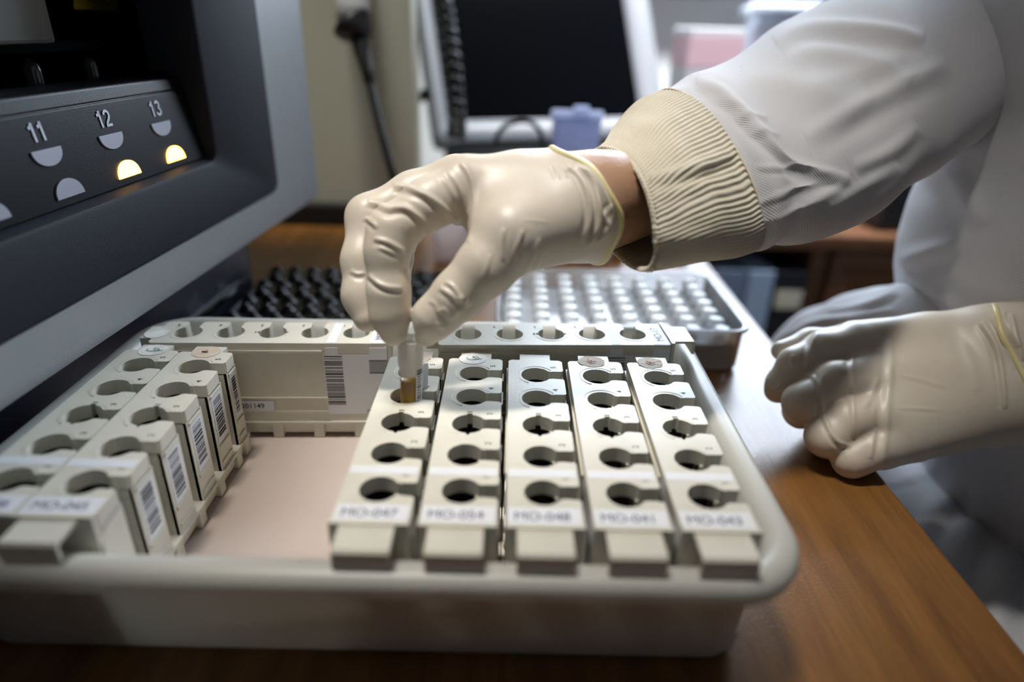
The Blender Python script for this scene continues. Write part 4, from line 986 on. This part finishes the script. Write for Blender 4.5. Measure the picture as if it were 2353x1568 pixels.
LFo = [([(2042, 780), (2047, 840), (2040, 920), (2035, 1000), (2026, 1075)], 9, 0.9, 0.6), ([(1958, 800), (1958, 860), (1960, 940), (1963, 1010)], 6, 0.9, 0.5), ([(1985, 940), (2005, 900), (2016, 870)], 7, 0.6, 0.5),
       ([(1880, 762), (1862, 800), (1855, 840), (1852, 850)], 6, 0.8, 0.6), ([(1890, 860), (1886, 910), (1892, 950), (1905, 985), (1925, 1015), (1955, 1026)], 5, 0.9, 0.6), ([(1824, 815), (1820, 832), (1826, 846)], 5, 0.6, 0.5), ([(1848, 850), (1870, 868), (1885, 890)], 5, 0.5, 0.5),
       ([(2070, 862), (2120, 874), (2180, 890)], 5, 0.22, 0.4), ([(2064, 938), (2130, 940), (2160, 944)], 4, 0.18, 0.4), ([(2210, 780), (2235, 840), (2250, 900)], 12, 0.4, 0.3), ([(2255, 740), (2290, 800), (2305, 880), (2310, 940)], 6, 1.2, 0.6), ([(2275, 720), (2310, 790), (2330, 850)], 5, 0.6, 0.6), ([(2322, 720), (2335, 780), (2352, 830)], 7, 1.8, 0.6), ([(2305, 715), (2318, 760), (2340, 800)], 6, 1.2, 0.6),
       ([(2090, 1075), (2120, 1060), (2150, 1068)], 5, 0.5, 0.4), ([(1800, 880), (1780, 895), (1762, 885)], 4, 0.7, 0.4), ([(1790, 845), (1778, 870), (1772, 890)], 4, 0.2), ([(2000, 1055), (2005, 1020), (2012, 985)], 6, 0.6, 0.4)]
LV = emboss(LV, LQ, LFo)
gl2 = np_mesh('glove', LV - OFF, LQ, M_glove, person); gl2['label'] = 'pale latex glove on the fist resting by the table edge'
lr = lr_vis + [J(2365, 1020, 0.372), J(2350, 1010, 0.390), J(2335, 940, 0.402), J(2315, 850, 0.408), J(2292, 740, 0.402)]
MB().tube([p - OFF for p in smooth_line(np.array(lr + [lr[0]]), 5)[:-1]], [0.0017] * (len(lr) * 5), n=10, closed=True).build('rolled_edge', M_gloveb, gl2)['label'] = 'yellowish rolled glove edge'

# ------------------------------------------------------------------ coat: torso, sleeves, skirt; knitted cuff
def ring_grid(rings, nt, nl, sq=1.0):
    """rings: list of (top, bottom, near) world points; rounds them into ellipses and lofts smoothly"""
    C = []
    for T_, B_, N_ in rings:
        c = (T_ + B_) / 2; C.append(np.concatenate([c, (T_ - B_) / 2, N_ - c]))
    C = np.array(C); u = np.linspace(0, len(C) - 1, nl); S = []
    for x in u:
        i = min(int(x), len(C) - 2); f = x - i; a, b, c, d = C[max(i - 1, 0)], C[i], C[i + 1], C[min(i + 2, len(C) - 1)]
        S.append(0.5 * ((2 * b) + (-a + c) * f + (2 * a - 5 * b + 4 * c - d) * f * f + (-a + 3 * b - 3 * c + d) * f ** 3))
    S = np.array(S); th = np.linspace(0, 2 * PI, nt + 1)[:-1]
    cs = np.sign(np.cos(th)) * np.abs(np.cos(th)) ** sq; sn_ = np.sign(np.sin(th)) * np.abs(np.sin(th)) ** sq
    V = S[:, None, :3] + cs[None, :, None] * S[:, None, 3:6] + sn_[None, :, None] * S[:, None, 6:9]
    idx = np.arange(nl * nt).reshape(nl, nt); nx = np.roll(idx, -1, 1)
    Q = np.stack([idx[:-1], nx[:-1], nx[1:], idx[1:]], -1).reshape(-1, 4)
    V = V.reshape(-1, 3)
    return V, Q, u, th
# knitted cuff: ribbed, slightly flaring, open at the wrist
kr = [(J(1400, 340, 0.314), J(1440, 606, 0.312), J(1507, 514, 0.268)), (J(1424, 318, 0.317), J(1462, 604, 0.313), J(1528, 504, 0.267)), (J(1452, 272, 0.325), J(1560, 590, 0.318), J(1622, 458, 0.270)), (J(1500, 226, 0.331), J(1632, 580, 0.324), J(1692, 436, 0.283)), (J(1545, 206, 0.335), J(1686, 567, 0.328), J(1728, 418, 0.292))]
NT, NL = 1080, 90
KV, KQ, ku, kth = ring_grid(kr, NT, NL, 0.86); KQ = orient(KV, KQ)
KV = emboss(KV, KQ, [([(1492, 412), (1540, 402), (1590, 386), (1640, 368), (1690, 350)], 13, 1.6, 0.8), ([(1500, 440), (1560, 430), (1630, 415)], 14, 0.8, 0.4), ([(1500, 540), (1560, 545), (1640, 540)], 18, 0.8, 0.4), ([(1450, 300), (1520, 280), (1580, 260)], 18, 0.8, 0.4)])
kn = vnormals(KV, KQ)
nrib = 112
wob = 0.15 * np.sin(ku * 9)[:, None] + 0.25 * np.sin(ku * 3.1 + 1)[:, None]
rib = np.cos(nrib * kth[None, :] + wob * 1.8)
st = 0.25 * np.cos(ku * 150)[:, None] * (rib > 0)
fade = np.clip(ku / 0.12, 0, 1)[:, None]
disp = (0.00034 * rib + 0.00014 * st) * fade + 0.0006 * np.exp(-(ku / 0.10) ** 2)[:, None]
KV = KV + kn * disp.reshape(-1)[:, None]
# inner face
KI = KV - vnormals(KV, KQ) * 0.0016
KV2 = np.concatenate([KV, KI]); n0 = len(KV)
lip = np.stack([np.arange(NT), np.roll(np.arange(NT), -1), np.roll(np.arange(NT), -1) + n0, np.arange(NT) + n0], 1)[:, ::-1]
KQ2 = np.concatenate([KQ, KQ[:, ::-1] + n0, lip])
coat_bits = []
# right sleeve
def wring3(c, ax, r):
    c = np.array(c); ax = np.array(ax) / np.linalg.norm(ax); a = np.cross(ax, [0, 0, 1.0]); a /= np.linalg.norm(a); b = np.cross(a, ax)
    return (c + b * r, c - b * r, c + a * r)
sr = [(J(1540, 205, 0.336), J(1684, 570, 0.329), J(1729, 418, 0.291)), (J(1572, 193, 0.341), J(1722, 566, 0.331), J(1772, 402, 0.290)), (J(1640, 158, 0.352), J(1785, 550, 0.338), J(1842, 376, 0.292)), (J(1745, 96, 0.370), J(1880, 512, 0.352), J(1935, 340, 0.302)), (J(1835, 40, 0.390), J(1975, 465, 0.372), J(2035, 290, 0.318)), (J(1960, -16, 0.415), J(2075, 400, 0.395), J(2140, 220, 0.340)), (J(2120, -60, 0.445), J(2190, 330, 0.425), J(2250, 150, 0.375)), wring3((0.40, 0.30, 0.185), (0.8, 0.05, 0.6), 0.064), wring3((0.45, 0.29, 0.25), (0.7, -0.2, 0.55), 0.064)]
SV, SQ, su, sth = ring_grid(sr, 420, 420, 0.92); SQ = orient(SV, SQ)
SFo = [([(1600, 190), (1660, 215), (1730, 285), (1800, 350), (1880, 392), (1950, 412)], 9, 3.0, 0.8), ([(1950, 412), (1900, 450), (1850, 480), (1800, 520)], 10, 1.6, 0.6),
       ([(1780, 98), (1850, 66), (1930, 60), (2040, 70), (2130, 85)], 12, 3.2, 0.8), ([(1800, 130), (1900, 118), (2000, 140), (2090, 190)], 16, 2.2, 0.5),
       ([(1850, 310), (1930, 270), (2010, 225), (2090, 185), (2180, 140)], 16, 3.0, 0.7), ([(1700, 170), (1790, 180), (1900, 225), (2000, 215)], 22, 2.4, 0.5), ([(1960, 385), (2040, 350), (2110, 290)], 12, 2.0, 0.6),
       ([(1740, 385), (1780, 388), (1830, 380), (1880, 385)], 5, 1.0, 0.7), ([(1690, 275), (1730, 268), (1770, 262)], 6, 0.9, 0.7), ([(1720, 310), (1760, 305), (1800, 300)], 6, 0.8, 0.6), ([(1735, 470), (1790, 450), (1850, 425), (1920, 415)], 6, 1.0, 0.6), ([(1720, 520), (1790, 500), (1850, 470)], 7, 0.9, 0.5), ([(1625, 225), (1680, 240), (1720, 260)], 6, 0.8, 0.6), ([(1590, 200), (1560, 205), (1530, 215)], 6, 0.9, 0.5),
       ([(1900, 480), (1980, 430), (2060, 380)], 10, 1.5, 0.5), ([(1860, 200), (1960, 170), (2080, 130)], 18, 1.6, 0.4)]
SV = emboss(SV, SQ, [(f[0], f[1] * 1.35, f[2] * 0.62, f[3] * 0.6) for f in SFo])
sn = vnormals(SV, SQ); rg = np.random.RandomState(4)
ph = rg.uniform(0, 6, 8); wv = np.zeros((420, 420))
for i in range(8): wv += np.sin(su[:, None] * rg.uniform(1.2, 4.5) + sth[None, :] * rg.randint(1, 5) + ph[i])
amp = np.clip((su - 0.2) / 1.5, 0, 1)[:, None]
SV = SV + sn * (wv * 0.0006 * amp).reshape(-1)[:, None]
coat_bits.append((SV, SQ))
# left sleeve, mostly beyond the frame
def wring(c, ax, r, rv=None):
    c = np.array(c); ax = np.array(ax) / np.linalg.norm(ax); a = np.cross(ax, [0, 0, 1.0]); a /= np.linalg.norm(a); b = np.cross(a, ax)
    return (c + b * r, c - b * r, c + a * (rv or r))
wl = J(2440, 862, 0.366)
lsr = [wring(wl, (0.9, -0.35, 0.1), 0.046), wring(wl + np.array([0.05, -0.022, 0.01]), (0.9, -0.35, 0.1), 0.050), wring((0.47, 0.055, 0.01), (0.9, -0.3, 0.1), 0.056), wring((0.535, 0.02, 0.045), (0.5, -0.2, 0.9), 0.062), wring((0.54, -0.02, 0.14), (-0.1, -0.2, 0.9), 0.066), wring((0.52, -0.04, 0.23), (-0.2, 0.1, 0.8), 0.068), wring((0.50, 0.0, 0.28), (-0.2, 0.7, 0.5), 0.06)]
AV, AQ, _, _ = ring_grid(lsr, 96, 60); AQ = orient(AV, AQ); coat_bits.append((AV, AQ))
# torso: stacked ellipses whose left outline follows the seated, leaning body
CY, AX, AY, YAW = 0.165, 0.12, 0.18, math.radians(24)
outline = [(-0.42, 0.262), (-0.30, 0.262)]
prof_px = [(2290, -220), (2235, -100), (2208, 0), (2190, 120), (2172, 230), (2132, 350), (2085, 460), (2060, 545), (2052, 610), (2062, 690), (2085, 760)]
th = np.linspace(0, 2 * PI, 361)[:-1]
def ell(cx, z, ax=AX, ay=AY, cy=CY):
    a = ax * np.sign(np.cos(th)) * np.abs(np.cos(th)) ** 0.85; b = ay * np.sign(np.sin(th)) * np.abs(np.sin(th)) ** 0.85
    return np.stack([cx + a * math.cos(YAW) - b * math.sin(YAW), cy + a * math.sin(YAW) + b * math.cos(YAW), np.full_like(th, z)], 1)
def solve_level(px, py):
    """centre x and height of the body slice whose visible left edge passes through this outline point"""
    z = 0.0; cx = 0.42
    for _ in range(25):
        lo, hi = 0.30, 0.75
        for _ in range(28):
            mid = (lo + hi) / 2
            if project(ell(mid, z))[:, 0].min() < px: lo = mid
            else: hi = mid
        cx = (lo + hi) / 2; P = project(ell(cx, z)); k = P[:, 0].argmin()
        z += -(py - P[k, 1]) / FPX * P[k, 2] * 0.8
    return cx, z
lv = [solve_level(*q) for q in prof_px]
lv.sort(key=lambda q: q[1])
zs = [q[1] for q in lv]; xs = [q[0] for q in lv]
levels = [(0.53, -0.40), (0.53, -0.30), (0.528, zs[0] - 0.10)] + list(zip(xs, zs))
xs_top, z_top = levels[-1]
while z_top < 0.27: z_top += 0.05; xs_top += 0.004; levels.append((xs_top, z_top))
rings = []
for i, (cx, z) in enumerate(levels): rings.append(ell(cx, z))
for k, (q, dz) in enumerate(((0.92, 0.025), (0.72, 0.045), (0.45, 0.06), (0.30, 0.07))): rings.append(ell(xs_top + 0.002 * k, z_top + dz, AX * q, AY * q))
# resample smoothly
R_ = np.array(rings); u = np.linspace(0, len(R_) - 1, 220); TV = []
for x in u:
    i = min(int(x), len(R_) - 2); f = x - i; TV.append(R_[i] * (1 - f) + R_[i + 1] * f)
TV = np.array(TV)
for _ in range(6): TV[1:-1] = TV[1:-1] * 0.4 + 0.3 * (TV[2:] + TV[:-2])
nl, nt = TV.shape[:2]; idx = np.arange(nl * nt).reshape(nl, nt); nx = np.roll(idx, -1, 1)
TQ = np.stack([idx[:-1], nx[:-1], nx[1:], idx[1:]], -1).reshape(-1, 4); TV = TV.reshape(-1, 3); TQ = orient(TV, TQ)
TF = [([(2070, 600), (2130, 580), (2200, 560)], 18, 3.0, 0.6), ([(2060, 640), (2120, 660), (2180, 700), (2190, 760)], 14, 2.5, 0.6), ([(2130, 380), (2200, 420), (2260, 520)], 26, 3.0, 0.5), ([(2200, 60), (2240, 200), (2250, 380)], 30, 3.0, 0.4),
      ([(2020, 1112), (2080, 1100), (2140, 1082), (2200, 1050)], 4, 1.6, 0.5), ([(2110, 1220), (2150, 1160), (2220, 1120)], 22, 4.0, 0.6), ([(2180, 1330), (2210, 1220), (2290, 1150)], 30, 5.0, 0.5), ([(2300, 1450), (2300, 1300), (2340, 1180)], 30, 5.0, 0.5)]
TV = emboss(TV, TQ, TF)
coat_bits.append((TV, TQ))
# the lap: coat spread over both thighs, running in under the table
LP = Vol((0.05, -0.09, -0.40), (0.68, 0.42, -0.14), 0.005)
for y in (0.05, 0.12, 0.20, 0.27): LP.cone(np.array([0.55, y, -0.27]), np.array([0.16, y + (0.02 if y > 0.1 else -0.02), -0.262]), 0.105, 0.088 + 0.004 * (y in (0.05, 0.27)), 0.04)
XL, QL = LP.mesh(0.0, 4); QL = orient(XL, QL)
XL = emboss(XL, QL, [([(2030, 1118), (2085, 1104), (2140, 1086), (2200, 1050)], 5, 2.2, 0.5), ([(2110, 1250), (2150, 1180), (2220, 1120)], 24, 6.0, 0.6), ([(2180, 1360), (2210, 1240), (2290, 1150)], 34, 7.0, 0.5), ([(2280, 1480), (2300, 1320), (2340, 1180)], 34, 7.0, 0.5)])
coat_bits.append((XL, QL))
# skirt of the coat spread over the far thigh, beside the table edge
SV_ = Vol((0.20, 0.16, -0.26), (0.46, 0.62, 0.02), 0.0026)
for a, b, ra, rb_, k in ((J(2085, 748, 0.47), J(1965, 752, 0.525), 0.024, 0.020, 0.02), (J(1965, 752, 0.525), J(1880, 770, 0.57), 0.020, 0.016, 0.02), (J(1880, 766, 0.57), J(1815, 802, 0.60), 0.016, 0.012, 0.02),
                     (J(2085, 790, 0.47), J(1900, 830, 0.58), 0.030, 0.030, 0.03), (J(2030, 720, 0.50), J(1880, 800, 0.59), 0.016, 0.020, 0.012), (J(2090, 850, 0.47), J(1900, 880, 0.58), 0.04, 0.04, 0.04)):
    SV_.cone(a, b, ra, rb_, k)
x_, y_, z_ = SV_.pts((slice(None),) * 3)
SV_.f = np.maximum(SV_.f, (0.2535 - x_) + 0 * SV_.f)
DV, DQ = SV_.mesh(0.0, 3); DQ = orient(DV, DQ)
DV = emboss(DV, DQ, [([(1790, 780), (1870, 745), (1960, 725), (2060, 715)], 7, 2.5, 0.7), ([(1840, 750), (1900, 740), (1980, 735), (2040, 740)], 6, 2.0, 0.7), ([(1900, 715), (1990, 700), (2060, 670)], 7, 2.0, 0.6)])
DV[:, 0] = np.maximum(DV[:, 0], 0.2525)
coat_bits.append((DV, DQ))
allV = np.concatenate([b[0] for b in coat_bits]); offs = np.cumsum([0] + [len(b[0]) for b in coat_bits[:-1]])
allQ = np.concatenate([b[1] + o for b, o in zip(coat_bits, offs)])
coat = np_mesh('lab_coat', allV - OFF, allQ, M_coat, person); coat['label'] = 'white twill lab coat'
kc = np_mesh('knitted_cuff', KV2 - OFF, KQ2, M_knit, coat); kc['label'] = 'cream ribbed knitted cuff'
seam_pts = ring_grid([sr[0], sr[1]], 200, 2)[0][:200]
MB().tube([p - OFF for p in seam_pts], [0.0007] * 200, n=6, closed=True).build('cuff_seam', M_knit, coat)

# body: one continuous skin surface from head to hands, under the clothes
B = Vol((-0.04, -0.13, -0.44), (0.68, 0.36, 0.70), 0.0034)
cxm = xs_top + 0.005
hips = np.array([0.53, CY, -0.33]); chest = np.array([cxm, CY, 0.13]); neck = np.array([cxm - 0.01, CY, z_top + 0.06])
for dy in (-0.06, 0, 0.06):
    B.cone(hips + [0, dy, 0], np.array([0.53, CY + dy, -0.1]), 0.085, 0.075, 0.05); B.cone(np.array([0.53, CY + dy, -0.1]), chest + [0, dy, 0], 0.075, 0.082, 0.05)
shR = np.array([cxm - 0.055, CY + 0.125, z_top - 0.035]); shL = np.array([cxm + 0.055, CY - 0.125, z_top - 0.035])
B.cone(shR, shL, 0.045, 0.045, 0.05); B.cone(chest, neck, 0.075, 0.05, 0.06); B.cone(neck, neck + [-0.02, 0, 0.07], 0.052, 0.050, 0.02)
hc = neck + np.array([-0.045, 0, 0.165])
B.cone(hc + [0.02, 0, 0.03], hc + [-0.01, 0, 0.02], 0.086, 0.078, 0.02); B.cone(hc + [-0.03, 0, -0.02], hc + [-0.055, 0, -0.075], 0.062, 0.036, 0.03)
B.cone(hc + [-0.088, 0, 0.012], hc + [-0.106, 0, -0.022], 0.009, 0.013, 0.012); B.cone(hc + [-0.083, -0.016, -0.053], hc + [-0.083, 0.016, -0.053], 0.007, 0.007, 0.006); B.cone(hc + [-0.082, -0.013, -0.064], hc + [-0.082, 0.013, -0.064], 0.007, 0.007, 0.006)
for s in (-1, 1):
    B.cone(hc + [-0.074, s * 0.032, 0.004], hc + [-0.076, s * 0.032, 0.003], 0.012, 0.012, 0.006); B.cone(hc + [-0.082, s * 0.016, 0.026], hc + [-0.072, s * 0.048, 0.028], 0.007, 0.006, 0.01)
    B.cone(hc + [0.0, s * 0.078, 0.02], hc + [0.008, s * 0.082, -0.025], 0.014, 0.009, 0.008)
elR = J(2165, 125, 0.435); elL = np.array([0.535, 0.045, 0.04])
B.cone(shR, np.array([0.40, 0.285, 0.185]), 0.044, 0.036, 0.03); B.cone(np.array([0.40, 0.285, 0.185]), elR, 0.036, 0.036, 0.03); B.cone(elR, J(1870, 270, 0.375), 0.035, 0.030, 0.02)
for a, b in ((J(1870, 270, 0.380), J(1540, 426, 0.324)), (J(1870, 275, 0.388), J(1540, 430, 0.344))): B.cone(a, b, 0.027, 0.0180, 0.012)
B.cone(J(1540, 426, 0.324), J(1440, 462, 0.310), 0.0178, 0.0165, 0.012); B.cone(J(1540, 430, 0.344), J(1440, 460, 0.334), 0.0180, 0.0168, 0.012)
B.cone(shL, elL, 0.044, 0.036, 0.03); B.cone(elL, J(2400, 860, 0.368), 0.036, 0.023, 0.02)
right_hand(B, 0.0016); left_hand(B, 0.0022)
BV, BQ = B.mesh(0.0, 2); BQ = orient(BV, BQ)
body = np_mesh('body', BV - OFF, BQ, M_skin, person)
# hairs on the bare wrist are too fine to model; hair of the head
hr = Vol(hc - 0.14, hc + 0.14, 0.003)
hr.cone(hc + [0.025, 0, 0.035], hc + [0.0, 0, 0.03], 0.094, 0.086, 0.02); hr.cut(hc + [-0.045, 0, 0.045], np.array([-0.75, 0, -0.66]))
for s in (-1, 1): hr.cone(hc + [-0.01, s * 0.082, 0.0], hc + [0.0, s * 0.084, -0.03], 0.02, 0.014, 0.005, op='sub')
HV, HQ = hr.mesh(0.0, 2); np_mesh('hair', HV - OFF, orient(HV, HQ), M_hair, person)
# trousers and shoes under the table
tr = Vol((-0.06, -0.15, FLOOR), (0.70, 0.40, -0.16), 0.006)
for s in (-1, 1):
    y = CY + s * 0.11
    tr.cone(np.array([0.53, CY + s * 0.07, -0.30]), np.array([0.10, y, -0.275]), 0.080, 0.062, 0.03); tr.cone(np.array([0.10, y, -0.275]), np.array([0.08, y, FLOOR + 0.10]), 0.060, 0.048, 0.02)
tr.cone(np.array([0.54, CY - 0.08, -0.32]), np.array([0.54, CY + 0.08, -0.32]), 0.09, 0.09, 0.04)
QV, QQ = tr.mesh(0.0, 2); np_mesh('trousers', QV - OFF, orient(QV, QQ), M_trouser, person)
for s in (-1, 1):
    sh = Vol((-0.16, CY + s * 0.11 - 0.08, FLOOR - 0.01), (0.16, CY + s * 0.11 + 0.08, FLOOR + 0.13), 0.004)
    y = CY + s * 0.11
    sh.cone(np.array([0.10, y, FLOOR + 0.04]), np.array([-0.07, y, FLOOR + 0.030]), 0.040, 0.034, 0.02); sh.cone(np.array([0.09, y, FLOOR + 0.05]), np.array([0.08, y, FLOOR + 0.09]), 0.042, 0.046, 0.02)
    sh.cut(np.array([0, 0, FLOOR + 0.001]), np.array([0, 0, -1.0]))
    QV, QQ = sh.mesh(0.0, 2); np_mesh('shoe', QV - OFF, orient(QV, QQ), M_dark, person)
# ------------------------------------------------------------------ light
def area(name, loc, target, sx, sy, power, rgb):
    l = bpy.data.lights.new(name, 'AREA'); l.shape = 'RECTANGLE'; l.size = sx; l.size_y = sy; l.energy = power; l.color = rgb
    o = bpy.data.objects.new(name, l); COL.objects.link(o); o.location = loc
    o.visible_camera = True
    o.rotation_euler = (Vector(target) - Vector(loc)).to_track_quat('-Z', 'Y').to_euler()
    return o
area('window_daylight', (0.83, 1.68, 0.75), (0.83, 0.0, 0.75), 1.9, 1.6, 215, (0.80, 0.89, 1.0))
tray_key = area('added_tray_key', (-0.225, 0.03, 1.20), (-0.02, 0.08, 0.0), 0.10, 0.55, 0.64, (1.0, 0.96, 0.90)); tray_key.data.spread = math.radians(25)  # added overhead key, no known fixture; narrow spread dims torso and table edges
wash = area('added_wall_fill', (-0.34, 0.26, 1.45), (-0.26, 0.62, 0.1), 0.4, 0.15, 1.0, (1.0, 0.98, 0.92)); wash.data.spread = math.radians(38)  # added fill to brighten the partition, not a lamp of the room
back = area('added_back_fill', (0.70, 0.85, 1.75), (0.55, 1.35, 0.1), 0.8, 0.3, 24, (0.93, 0.96, 1.0)); back.data.spread = math.radians(58)  # added fill to lift the far wall and the things before it
w = bpy.data.worlds.new('world'); SC.world = w; w.use_nodes = True
w.node_tree.nodes['Background'].inputs[0].default_value = (0.82, 0.88, 1.0, 1); w.node_tree.nodes['Background'].inputs[1].default_value = 0.05
SC.view_settings.view_transform = 'Standard'; SC.view_settings.look = 'None'; SC.view_settings.gamma = 1.0; SC.view_settings.use_curve_mapping = False
SC.view_settings.exposure = 0.0
SC.cycles.max_bounces = 10; SC.cycles.transparent_max_bounces = 24
